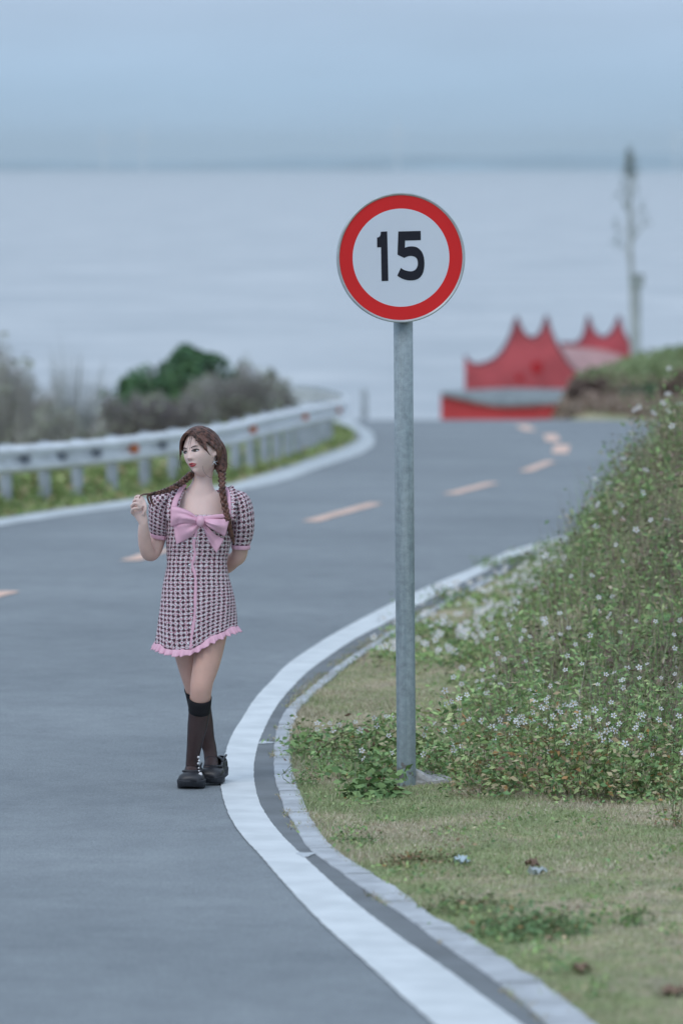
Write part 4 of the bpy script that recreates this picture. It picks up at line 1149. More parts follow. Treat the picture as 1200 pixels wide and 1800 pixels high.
# puffed sleeves: rings from the shoulder seam to the cuff
def sleeve(sec, cuff_w, seed):
    """sec = [(xl, yl, xr, yr, depth radius, depth centre)]"""
    NS, N = 26, 57; rows = []
    c = [lerpl([s_[k] for s_ in sec], NS) for k in range(6)]
    sm_ = [spline([(s_[0], s_[1], 0) for s_ in sec], NS), spline([(s_[2], s_[3], 0) for s_ in sec], NS)]
    for j in range(NS):
        a, b_ = sm_[0][j], sm_[1][j]; v = j / (NS - 1); row = []
        cx, cy, hw, hh = (a.x + b_.x) / 2, (a.y + b_.y) / 2, (b_.x - a.x) / 2, (b_.y - a.y) / 2
        for i in range(N):
            th = -math.pi + 2 * math.pi * i / (N - 1); st, ct = math.sin(th), math.cos(th)
            puck = (.07 * math.sin(11 * th + seed) + .04 * math.sin(17 * th)) * (max(0, 1 - v / .35) + max(0, (v - .78) / .22) * .6) + .03 * math.sin(5 * th + 9 * v + seed)
            k = 1 + puck * .55
            row.append(Q(cx + hw * st * k, cy + hh * st, c[5][j]) + Vector((0, -c[4][j] * ct * k, 0)))
        rows.append(row)
    V, F, UV = ring_uv(rows); o = link('sleeve', mesh('sleeve', V, F, UV), M_tweed, PERS, smooth_=True, keep=True)
    last = rows[-1]; cc = sum(last[:-1], Vector()) / (len(last) - 1)
    rr = []
    dn = cuff_w[1]
    for k in range(5):
        u = k / 4; rr.append([cc + (p - cc) * (1.0 - .05 * u + .03 * math.sin(math.pi * u)) * cuff_w[0] + Vector((dn * .019 * u, 0, -.019 * u)) for p in [last[i] for i in range(N)]])
    V, F, UV = ring_uv(rr); o2 = link('cuff', mesh('cuff', V, F, UV), M_pinkc, o, smooth_=True)
    o2.matrix_parent_inverse = Matrix.Identity(4)
    md = o2.modifiers.new('s', 'SOLIDIFY'); md.thickness = .003
    return o
sleeve([(304, 856, 317, 860, .05, .015), (288, 859, 312, 876, .070, .01), (272, 867, 306, 893, .078, .005), (263, 881, 301.5, 905, .076, .005), (261, 898, 299.5, 918, .072, .005), (262, 920, 296, 932, .062, .0), (265, 937, 292, 942, .047, .0)], (1.0, .15), 0)
sleeve([(405, 860, 414, 861, .05, .015), (406, 876, 432, 867, .072, .01), (406, 893, 441, 880, .080, .01), (406, 910, 446, 899, .082, .015), (406, 926, 447.5, 922, .080, .02), (406, 943, 445, 942, .066, .03), (407.5, 957, 438.5, 958.5, .048, .035)], (1.0, 0), 2.2)

# ---- bow
M_bow = M_pinkc
def lobe(name, upper, lower, d0, puff, pl, pd=.010, seed=0):
    """fan of cloth between two measured edges running from the knot outwards"""
    A = spline([(x, y, 0) for x, y in upper], 22); B_ = spline([(x, y, 0) for x, y in lower], 22); rows = []
    for i in range(22):
        u = i / 21; row = []
        for k in range(19):
            v = k / 18; x = A[i].x * (1 - v) + B_[i].x * v; y = A[i].y * (1 - v) + B_[i].y * v
            dep = puff * math.sin(math.pi * v) ** .6 * math.sin(math.pi * min(1, u * .75 + .12)) + pd * math.sin(v * pl * math.pi + seed) * (1 - u) ** .8 * min(1, u * 4)
            base_ = cloth_hit(max(303, min(404, x)), max(908, y), d0)
            base_d = min(base_.y - DP, -.105 - d0)
            row.append(Q(x, y, base_d - dep))
        rows.append(row)
    V, F, UV = ring_uv(rows); o = link(name, mesh(name, V, F, UV), M_bow, BOW, smooth_=True)
    o.matrix_parent_inverse = Matrix.Identity(4)
    md = o.modifiers.new('s', 'SOLIDIFY'); md.thickness = .0025; md.offset = -1
V, F = [], []
kc = Q(352.5, 916, -.165)
tube(V, F, [Q(352.5, 908, -.150), Q(352.5, 911.5, -.160), Q(352.5, 916, -.164), Q(352.5, 920.5, -.160), Q(352.5, 924, -.150)], [(.012, .008), (.017, .011), (.0185, .013), (.017, .011), (.012, .008)], 14, side=X1)
BOW = link('bow', mesh('bow', V, F), M_bow, PERS, smooth_=True, keep=True)
BOWC = BOW
_l = link
def _fix(o): o.matrix_parent_inverse = Matrix.Identity(4)
lobe('bow_tail', [(349, 915), (333, 918), (317, 920), (305, 923)], [(350, 922), (341, 938), (327, 948), (310, 957)], .006, .006, 3, .007, 1)
lobe('bow_tail', [(356, 918), (367, 928), (380, 940), (394, 948)], [(356, 921), (361, 938), (370, 956), (380.5, 972)], .006, .006, 3, .007, 2)
lobe('bow_loop', [(348, 911), (333, 899.5), (314, 892), (301, 890.5)], [(348, 920), (334, 919), (318, 920), (300, 926)], .016, .030, 4, .008, 0)
lobe('bow_loop', [(357, 911), (371, 911.5), (388, 911.5), (404, 911)], [(357, 919), (370, 928), (384, 937), (396, 943)], .016, .030, 4, .008, 1.5)

# ---- socks
def sock(leg, rad, foot, top_y):
    N = 48; lp = spline(leg, N); rl = lerpl(rad, N)
    st = [i for i, p in enumerate(lp)]
    # keep from the sock top downwards
    zt = Q(0, top_y, 0).z; keep_ = [i for i in st if lp[i].z < zt]
    pts = [lp[i] for i in keep_]; rr = [rl[i] + .0022 for i in keep_]
    V, F = [], []; tube(V, F, pts, rr, 24, side=X1, cap=False)
    fp_ = spline(foot, 14); fr1 = lerpl([.029, .033, .034, .026], 14); fr2 = lerpl([.032, .028, .016, .010], 14)
    V2, F2 = [], []; tube(V2, F2, fp_, [(a + .0022, b_ + .0022) for a, b_ in zip(fr1, fr2)], 16, side=X1)
    o_ = len(V); V += V2; F += [tuple(i + o_ for i in f) for f in F2]
    s = link('sock', mesh('sock', V, F), M_sock, PERS, smooth_=True, keep=True)
    V, F = [], []; nb = max(2, next((k for k, p in enumerate(pts) if p.z < zt - 27 * KP), 4) + 1)
    tube(V, F, [pts[0] + (pts[0] - pts[1]) * .3] + pts[1:nb], [r + .0022 for r in [rr[0]] + rr[1:nb]], 24, side=X1, cap=False)
    o = link('sock_band', mesh('sock_band', V, F), M_band, s, smooth_=True); _fix(o)
    md = o.modifiers.new('s', 'SOLIDIFY'); md.thickness = .001
M_sock = bpy.data.materials.new('sheer_black_nylon'); M_sock.use_nodes = True
n = M_sock.node_tree.nodes; L = M_sock.node_tree.links; b = n['Principled BSDF']
b.inputs['Base Color'].default_value = (0.026, 0.017, 0.023, 1); b.inputs['Roughness'].default_value = 0.6
tr = n.new('ShaderNodeBsdfTransparent'); ms = n.new('ShaderNodeMixShader'); lw = n.new('ShaderNodeLayerWeight'); lw.inputs['Blend'].default_value = 0.35
mrs = n.new('ShaderNodeMapRange'); mrs.inputs[3].default_value = 0.64; mrs.inputs[4].default_value = 1.0; L.new(lw.outputs['Facing'], mrs.inputs[0])
L.new(mrs.outputs[0], ms.inputs[0]); L.new(tr.outputs[0], ms.inputs[1]); L.new(b.outputs[0], ms.inputs[2]); L.new(ms.outputs[0], n['Material Output'].inputs[0])
sock(legL, rL, footL, 1219); sock(legR, rR, footR, 1212)

# ---- chunky strap shoes
def shoe(heel, toe, lift=0.0, width=.112):
    """heel, toe: ground points of the sole's ends"""
    ax = Vector((toe.x - heel.x, toe.y - heel.y, 0)); Lh = ax.length; ax.normalize(); sd_ = Vector((ax.y, -ax.x, 0))
    def pos(u, w, z): return Vector((heel.x, heel.y, 0)) + ax * (u * Lh) + sd_ * w + Vector((0, 0, heel.z * (1 - u) + toe.z * u + z))
    hwid = lambda u: width / 2 * ((.66 + .40 * float(smooth((u - .35) / .35))) * (1 - max(0, (u - .80) / .20) ** 2.4 * .62) * (1 - max(0, (.12 - u) / .12) ** 2 * .45))
    R = thing_part = None
    # upper
    rows = []; NN = 26
    for i in range(NN):
        u = .012 + .983 * i / (NN - 1); h = float(np.interp(u, [0, .08, .22, .38, .55, .70, .88, .95, 1.0], [.050, .062, .058, .042, .036, .044, .040, .028, .002]))
        wdt = hwid(u) * .93; opening = smooth((u - .04) / .06) * (1 - smooth((u - .68) / .05))
        row = []
        for k in range(21):
            a = math.pi * k / 20; w_ = -math.cos(a) * wdt; z = math.sin(a) ** .55 * h
            row.append(pos(u, w_, .033 + z))
        rows.append((row, opening))
    V, F = [], []
    for r, _ in rows: V += r
    for i in range(NN - 1):
        for k in range(20):
            if rows[i][1] > .5 and rows[i + 1][1] > .5 and 4 <= k <= 15: continue
            F.append((i*21+k, i*21+k+1, (i+1)*21+k+1, (i+1)*21+k))
    F.append(tuple(range(21)))
    up_ = link('shoe', mesh('shoe', V, F), M_black, PERS, smooth_=True, keep=True)
    md = up_.modifiers.new('s', 'SOLIDIFY'); md.thickness = .004; md.offset = -1
    # sole with a welt
    V, F = [], []; N2 = 30; out_ = []
    for i in range(N2): out_.append((i / (N2 - 1), 1))
    for i in range(N2 - 2, 0, -1): out_.append((i / (N2 - 1), -1))
    m2 = len(out_); prof2 = [(.92, 0.001, 0), (.99, .004, 0), (1.0, .020, 0), (1.02, .036, 0), (1.00, .041, 0), (.90, .043, 0)]
    for (k, z, _) in prof2:
        for (u, s) in out_:
            uu = .5 + (u - .5) * (k if k < 1 else k)
            rise = .012 * max(0, (u - .82) / .18) ** 1.5 if z < .03 else 0
            V.append(pos(uu, s * hwid(min(max(u, .0), 1)) * k * (1 if 0 < u < 1 else .75), z + rise))
    for j in range(len(prof2) - 1):
        for i in range(m2): F.append((j*m2+i, j*m2+(i+1) % m2, (j+1)*m2+(i+1) % m2, (j+1)*m2+i))
    F.append(tuple(range(m2))[::-1]); F.append(tuple((len(prof2)-1)*m2 + i for i in range(m2)))
    o = link('sole', mesh('sole', V, F), M_sole, up_, smooth_=True); _fix(o)
    # strap over the instep
    V, F = [], []
    pts = [pos(.36, -math.cos(a) * hwid(.36) * .86, .050 + math.sin(a) ** .7 * .052) for a in np.linspace(.05, math.pi - .05, 15)]
    tube(V, F, pts, (.0035, .010), 8, side=(ax.x * .01, ax.y * .01, 1))
    o = link('strap', mesh('strap', V, F), M_black, up_, smooth_=True); _fix(o)
    V, F = [], []; rim = []
    for a in np.linspace(-1, 1, 25):
        u = .72 - .64 * abs(a) ** 2.2; w_ = math.copysign(min(1, (abs(a) * 2.6) ** .6), a) * hwid(u) * .70
        h = float(np.interp(u, [0, .08, .22, .38, .55, .70], [.050, .062, .058, .042, .038, .042])); rim.append(pos(u, w_, .035 + h))
    tube(V, F, rim, .0055, 8)
    o = link('topline', mesh('topline', V, F), M_black, up_, smooth_=True); _fix(o)
    return up_, pos
def gp(px, py): v = onroad(px, py); return v
tL = onroad(334, 1388); hL = Vector((tL.x + .020, tL.y + .240, 0)); hL.z = float(road_z(hL.y)) + .001; tL.z = float(road_z(tL.y)) + .001
shL, posL = shoe(hL, tL, width=.122)
tR = onroad(366, 1381.5); hR = Vector((tR.x + .060, tR.y + .215, 0)); hR.z = float(road_z(hR.y)) + .030; tR.z = float(road_z(tR.y)) + .001
shR, posR = shoe(hR, tR, width=.112)
# pearls on the inner strap
V, F = [], []
bm = bmesh.new()
for (px, py, d, r) in ((349, 1331, -.02, .006), (350, 1337, -.03, .005), (348.5, 1342, -.035, .005), (349.5, 1350, -.05, .004), (350, 1355, -.06, .004), (352.5, 1361, -.07, .0095)):
    bmesh.ops.create_uvsphere(bm, u_segments=10, v_segments=8, radius=r, matrix=Matrix.Translation(Q(px, py, d)))
me = bpy.data.meshes.new('pearls'); bm.to_mesh(me); bm.free()
o = link('pearl_chain', me, mat('pearl', (0.75, 0.73, 0.74), 0.25, spec=.6), shL, smooth_=True); _fix(o)
# ================================================================== VEGETATION
M_leaf = mat('leaf', (1, 1, 1), 0.75, attr=True, col2=(0.80, 0.80, 0.80), vscale=3.0, spec=0.25)
M_stem = mat('dry_stem', (0.15, 0.105, 0.085), 0.9, 0.25, 6)
M_gstem = mat('green_stem', (0.13, 0.15, 0.07), 0.8, 0.25, 6)
M_petal = mat('white_petal', (0.78, 0.79, 0.80), 0.7)
M_disk = mat('yellow_flower_centre', (0.50, 0.30, 0.05), 0.8)

def leaf_cloud(C, size, cols, up=0.35, wid=0.42):
    """one folded rhombus per centre; C (n,3), size (n,), cols (n,3)"""
    n_ = len(C)
    d = rng.normal(size=(n_, 3)); d[:, 2] = d[:, 2] * .5 + up; d /= np.linalg.norm(d, axis=1)[:, None]
    r = rng.normal(size=(n_, 3)); s = np.cross(d, r); s /= np.linalg.norm(s, axis=1)[:, None] + 1e-9
    nr_ = np.cross(d, s)
    L2 = size[:, None]
    a = C - d * L2 * .5; c = C + d * L2 * .5 - np.array([0, 0, 1]) * L2 * .12
    b1 = C + s * L2 * wid * .5 + nr_ * L2 * .06; b2 = C - s * L2 * wid * .5 + nr_ * L2 * .06
    V = np.stack([a, b1, c, b2], 1).reshape(-1, 3)
    F = np.arange(n_ * 4).reshape(-1, 4)
    return V, F, np.repeat(cols, 4, 0)
def blades(B, length, cols, lean=.5, w=.003):
    n_ = len(B); a = rng.uniform(0, 6.283, n_); s = np.stack([np.cos(a), np.sin(a), np.zeros(n_)], 1) * (w if np.isscalar(w) else w[:, None])
    t_ = rng.normal(size=(n_, 3)) * lean; t_[:, 2] = 1; t_ /= np.linalg.norm(t_, axis=1)[:, None]
    V = np.stack([B - s, B + s, B + t_ * length[:, None]], 1).reshape(-1, 3)
    return V, np.arange(n_ * 3).reshape(-1, 3), np.repeat(cols, 3, 0)
def palette(n_, cs, ws=None, j=.13):
    cs = np.array(cs); k = rng.choice(len(cs), n_, p=ws); c = cs[k] * (1 + rng.normal(size=(n_, 1)) * j); return np.clip(c, .01, 1)
GREEN = [(0.27, 0.42, 0.17), (0.36, 0.51, 0.21), (0.18, 0.31, 0.135), (0.47, 0.55, 0.26), (0.52, 0.46, 0.29)]
GW = [.34, .28, .20, .12, .06]
DRY = [(0.52, 0.44, 0.32), (0.40, 0.31, 0.23), (0.62, 0.55, 0.42)]

# ---- short grass beside the road, denser where it is in focus
def place_on(X, D, lift=0): return np.stack([X, D, terrain(X, D) + lift], 1)
n_ = 230000
D = rng.uniform(9.5, 26, n_); D = np.where(rng.random(n_) < .45, rng.uniform(14.5, 22, n_), D)
s = rng.random(n_) ** 1.15 * 2.6
X = XKR(D) - .015 + s
keep = (np.abs(X) < D * .089 + .5)
D, X, s = D[keep], X[keep], s[keep]
green = smooth((hash_noise(X * 1.9, D * 1.3, 1.0) * 1.3 + .45 + rng.normal(size=len(X)) * .18) / .8)
edge = np.exp(-s / .22); green = np.clip(green + .35 * edge - .55 * np.exp(-((D - 21.5) / 2.2) ** 2) * (s < .8), 0, 1)
g = palette(len(X), [(0.37, 0.44, 0.23), (0.44, 0.49, 0.28), (0.29, 0.37, 0.18)]); t0 = palette(len(X), [(0.60, 0.53, 0.40), (0.50, 0.42, 0.31), (0.68, 0.62, 0.48)])
cols = np.where((rng.random(len(X)) < green)[:, None], g, t0)
ln = rng.uniform(.010, .030, len(X)) * (1 + .7 * edge * (rng.random(len(X)) < .4))
V, F, C = blades(place_on(X, D, -.002), ln, cols, .8, .0022)
tag(link('short_grass', np_mesh('short_grass', V, F, C), M_leaf), 'patchy short green and tan grass right of the concrete edge', 'grass', kind='stuff')

# ---- weeds, dense on the bank, patchy lower down
def weed_height(X, D):
    s = X - XKR(D)
    h = .07 + .26 * smooth((s - .85) / .6) * smooth((D - 17.0) / 2.0)
    return h
nC = 6800
D = rng.uniform(16.9, 40, nC); s = rng.uniform(.02, 5.0, nC) - .2 * smooth((D - 24.5) / 3) - .3 * smooth((D - 28.5) / 2); X = XKR(D) + s
fr_d = np.abs(X) < D * .089 + .6
dens = smooth((s - .62 + 1.0 * smooth((D - 22.5) / 3)) / .45) * smooth((D - 17.0) / 1.2)
patch = smooth((hash_noise(X * 2.6, D * 2.0, 5.0) + .42) / .42)
dens = dens * (.10 + .90 * patch) * (1 - .45 * smooth((1.35 - s) / .3) * (D > 18.6) * (D < 22.5))
dens = np.maximum(dens, .62 * smooth((hash_noise(X * 2.0, D * 1.1, 4.0) - .02) / .3) * smooth((D - 17.5) / 1.0) * smooth((s - .05) / .3))
dens = np.maximum(dens, .9 * np.exp(-(((X - .12) / .34) ** 2 + ((D - 19.0) / .8) ** 2) ** 2))
dens = dens * (1 - .85 * np.exp(-((D - 21.3) / 1.5) ** 2) * (s < .9)) * (1 - .7 * smooth((.45 - hash_noise(X * 1.5, D * .7, 7.0) * .3 - s * .45) / .2) * (D > 22))
keep = fr_d & (rng.random(nC) < dens)
X, D, s = X[keep], D[keep], s[keep]; nC = len(X); D_bank = D
hgt = weed_height(X, D) * rng.uniform(.55, 1.35, nC)
tall = rng.random(nC) < .13; hgt = np.where(tall, hgt * 1.6, hgt) * (1 + .30 * hash_noise(X * 2.1, D * 1.3, 20.0))
rad = rng.uniform(.07, .17, nC)
K_ = 52
cc = np.repeat(place_on(X, D), K_, 0); hh = np.repeat(hgt, K_); rr = np.repeat(rad, K_)
u = rng.normal(size=(nC * K_, 2)) * .55; zz = rng.random(nC * K_) ** .8
pt = cc + np.stack([u[:, 0] * rr, u[:, 1] * rr, zz * hh + .01], 1)
tone = np.repeat(rng.normal(size=nC) * .13 + .26 * hash_noise(X * 1.7, D * 1.5, 30.0) + .16 * hash_noise(X * 4.3, D * 3.1, 33.0), K_)
brownish = np.repeat(np.clip(smooth((hash_noise(X * 2.1, D * 1.7, 9.0) - .12 + .45 * smooth((s - 1.2) / .8)) / .5) * smooth((s - .7) / .8), 0, 1), K_)
cg = palette(nC * K_, GREEN, GW); cb = palette(nC * K_, [(0.26, 0.19, 0.16), (0.32, 0.24, 0.19), (0.22, 0.25, 0.13), (0.42, 0.35, 0.26)])
cols = np.where((rng.random(nC * K_) < (.10 + .60 * brownish))[:, None], cb, cg) * (1 + tone)[:, None]
sz = rng.uniform(.014, .050, nC * K_) * np.repeat(rng.uniform(.7, 1.35, nC), K_)
V, F, C = leaf_cloud(pt, sz, np.clip(cols, .01, 1), up=.55, wid=.36)
tag(link('ground_weeds', np_mesh('ground_weeds', V, F, C), M_leaf), 'dense low green weeds covering the bank behind the sign', 'weeds', kind='stuff')
# stalks: dry brown-purple and green, rising out of the cover
nS = 15000
i_ = rng.integers(0, nC, nS); keep = rng.random(nS) < (.25 + .75 * smooth((s[i_] - .7) / .8)); i_ = i_[keep]; nS = len(i_)
B = place_on(X[i_] + rng.normal(size=nS) * .10, D[i_] + rng.normal(size=nS) * .14)
ln = np.minimum(hgt[i_] * rng.uniform(.7, 1.75, nS) + .03, .58)
drys = rng.random(nS) < .60
cols = np.where(drys[:, None], palette(nS, [(0.27, 0.20, 0.18), (0.34, 0.27, 0.23), (0.19, 0.14, 0.13), (0.46, 0.42, 0.36)]), palette(nS, GREEN, GW))
V, F, C = blades(B, ln, cols, .28, rng.uniform(.0014, .0032, nS))
tag(link('weed_stalks', np_mesh('weed_stalks', V, F, C), M_leaf), 'thin dry brown and green stalks standing in the bank weeds', 'stalks', kind='stuff')
# low runners and seedlings thinning out into the grass, and greener tufts along the blocks
nE = 420
D = rng.uniform(11.5, 18.2, nE); s_e = rng.uniform(.05, 2.3, nE); Xe = XKR(D) + s_e
pe = .16 + .8 * np.exp(-s_e / .35) * smooth((hash_noise(Xe * 3, D * 1.6, 3.0) + .3) / .4) + .7 * smooth((D - 16.6) / 1.0) * smooth((hash_noise(Xe * 4, D * 3, 6.0) + .2) / .3)
keep = (rng.random(nE) < pe) & (np.abs(Xe) < D * .089 + .2); D, Xe = D[keep], Xe[keep]; nE = len(D)
kk = 26; cc = np.repeat(place_on(Xe, D), kk, 0); re_ = np.repeat(rng.uniform(.025, .085, nE), kk); he_ = np.repeat(rng.uniform(.012, .05, nE), kk)
pt = cc + np.stack([rng.normal(size=nE * kk) * re_ * .7, rng.normal(size=nE * kk) * re_ * .9, rng.random(nE * kk) * he_ + .004], 1)
V, F, C = leaf_cloud(pt, rng.uniform(.010, .030, nE * kk), palette(nE * kk, GREEN, GW) * (1 + np.repeat(rng.normal(size=nE) * .12, kk))[:, None], .45, .45)
tag(link('small_weeds', np_mesh('small_weeds', V, F, np.clip(C, .01, 1)), M_leaf), 'tiny green weeds sprinkled through the mown grass and along the blocks', 'weeds', kind='stuff')
# long loose grass on the upper bank
nT = 5200
i_ = rng.integers(0, nC, nT); keep = rng.random(nT) < smooth((s[i_] - .8) / .6) * smooth((D_bank[i_] - 20) / 3); i_ = i_[keep]; nT = len(i_)
B = place_on(X[i_] + rng.normal(size=nT) * .07, D_bank[i_] + rng.normal(size=nT) * .10)
V, F, C = blades(B, rng.uniform(.18, .45, nT), palette(nT, [(0.42, 0.38, 0.27), (0.33, 0.38, 0.19), (0.38, 0.28, 0.24), (0.55, 0.50, 0.38)]), .33, rng.uniform(.002, .0045, nT))
tag(link('long_grass', np_mesh('long_grass', V, F, C), M_leaf), 'long loose straw and green grass on the upper bank', 'grass', kind='stuff')
D = D_bank
# small white flowers scattered over the bank, past counting and far from focus
def flower_geo(P_, N_, r, V, F, C):
    """five petals and a yellow middle"""
    N_ = N_ / np.linalg.norm(N_); a = np.cross(N_, [0.3, .2, 1.0]); a /= np.linalg.norm(a); b_ = np.cross(N_, a); off_ = rng.uniform(0, 6.28)
    for k in range(5):
        t_ = off_ + k * 1.2566; d = a * math.cos(t_) + b_ * math.sin(t_); e_ = -a * math.sin(t_) + b_ * math.cos(t_); o_ = len(V)
        V += [P_ + d * r * .12, P_ + d * r * .65 + e_ * r * .30, P_ + d * r + N_ * r * .12, P_ + d * r * .65 - e_ * r * .30]; F.append((o_, o_+1, o_+2, o_+3)); C += [(0.72, 0.73, 0.74)] * 4
    o_ = len(V); q = N_ * r * .10
    V += [P_ + a * r * .2 + q, P_ + b_ * r * .2 + q, P_ - a * r * .2 + q, P_ - b_ * r * .2 + q]; F.append((o_, o_+1, o_+2, o_+3)); C += [(0.55, 0.34, 0.06)] * 4
V, F, C = [], [], []
hn_ = hash_noise(X * 1.3, D * .8, 12.0)
# strongest in the band at the foot of the bank beside the road
w_ = .10 + 2.2 * np.exp(-((s - .45) / .45) ** 2) * smooth((D - 22.5) / 2) * (D < 33) + .35 * smooth((hn_ - .1) / .4) + .35 * np.exp(-((D - 19) / 1.2) ** 2) * (s > .7)
w_ = w_ * (1 - .6 * smooth((s - 1.6) / .6)); w_ /= w_.sum()
for i in rng.choice(nC, 720, p=w_):
    p = np.array([X[i] + rng.normal() * .1, D[i] + rng.normal() * .12, 0.0]); p[2] = float(terrain(p[0], p[1])) + hgt[i] * rng.uniform(.85, 1.45) + .03
    flower_geo(p, np.array([rng.normal() * .5, -.7 + rng.normal() * .4, .75]), rng.uniform(.012, .019) * (1 + .60 * float(smooth((D[i] - 20.5) / 3))), V, F, C)
tag(link('wild_flowers', np_mesh('wild_flowers', np.array(V), np.array(F), np.array(C)), M_leaf), 'small white five-petalled flowers dotted over the green bank', 'wild flowers', kind='stuff')
# rough litter of dry bits on the tan patches
nL = 26000
D = rng.uniform(13.5, 26, nL); s = rng.random(nL) * 2.3; X = XKR(D) + .02 + s; keep = np.abs(X) < D * .089 + .3
X, D = X[keep], D[keep]
V, F, C = leaf_cloud(place_on(X, D, .004), rng.uniform(.006, .018, len(X)), palette(len(X), DRY + [(0.20, 0.24, 0.10)]), 0, .3)
tag(link('dry_debris', np_mesh('dry_debris', V, F, C), M_leaf), 'fine dry leaf and stem bits strewn through the short grass', 'debris', kind='stuff')
# grass creeping over the edge blocks and the gap
nG = 15000; D = rng.uniform(10, 28, nG); k_ = rng.random(nG)
prob = smooth((np.sin(D * 5.1) + np.sin(D * 2.3 + 1) + .9 * np.sin(D * 11) - .6 + 1.9 * smooth((D - 20.0) / 2)) / 1.2)
keep = rng.random(nG) < prob * .8; D = D[keep]; nG = len(D)
X = np.where(rng.random(nG) < .40, XKL(D) + rng.normal(size=nG) * .012, XKR(D) + rng.normal(size=nG) * .022 - .008 - .12 * smooth((D - 20.0) / 2) * rng.random(nG))
Bp = np.stack([X, D, road_z(D) + .003], 1)
V, F, C = blades(Bp, rng.uniform(.008, .026, nG), palette(nG, [(0.36, 0.42, 0.21), (0.52, 0.46, 0.33), (0.42, 0.36, 0.26)]), .9, .0035)
tag(link('edge_grass', np_mesh('edge_grass', V, F, C), M_leaf), 'thin grass tufts growing along the concrete edge blocks', 'grass', kind='stuff')
# strip of weeds beyond the far edge line and at the guardrail's foot
nV = 30000
D = np.where(rng.random(nV) < .16, rng.uniform(20, 38, nV), rng.uniform(38, 86, nV)); q = rng.random(nV) ** .8 * 2.0 + .12; X = XFU(D) - q
hgt_ = (.05 + .34 * smooth((q - .5) / .7)) * rng.uniform(.5, 1.3, nV)
pt = place_on(X, D); pt[:, 2] += hgt_ * rng.random(nV)
cs = palette(nV, [(0.30, 0.41, 0.15), (0.38, 0.45, 0.19), (0.22, 0.31, 0.12), (0.46, 0.40, 0.24)], [.35, .25, .25, .15])
V, F, C = leaf_cloud(pt, rng.uniform(.07, .15, nV), cs, .9, .5)
tag(link('verge_weeds', np_mesh('verge_weeds', V, F, C), M_leaf), 'yellow green weeds under and around the guardrail posts', 'weeds', kind='stuff')
# cover of the mound past the crest
nM = 24000
X = rng.uniform(4.8, 13, nM); D = rng.uniform(80, 106, nM); keep = X > XKR(D) + .25; X, D = X[keep], D[keep]; nM = len(X); pt = place_on(X, D); pt[:, 2] += rng.random(nM) * .35
tp = smooth((pt[:, 2] - (CAMZ - 5.6)) / .5)
cg = palette(nM, [(0.26, 0.35, 0.17), (0.33, 0.38, 0.21)]); cb = palette(nM, [(0.36, 0.26, 0.21), (0.42, 0.32, 0.26), (0.27, 0.22, 0.17)])
V, F, C = leaf_cloud(pt, rng.uniform(.14, .30, nM), np.where((rng.random(nM) < tp)[:, None], cg, cb), .8, .4)
tag(link('mound_cover', np_mesh('mound_cover', V, F, C), M_leaf), 'rough green and brown growth on the mound right of the red building', 'undergrowth', kind='stuff')

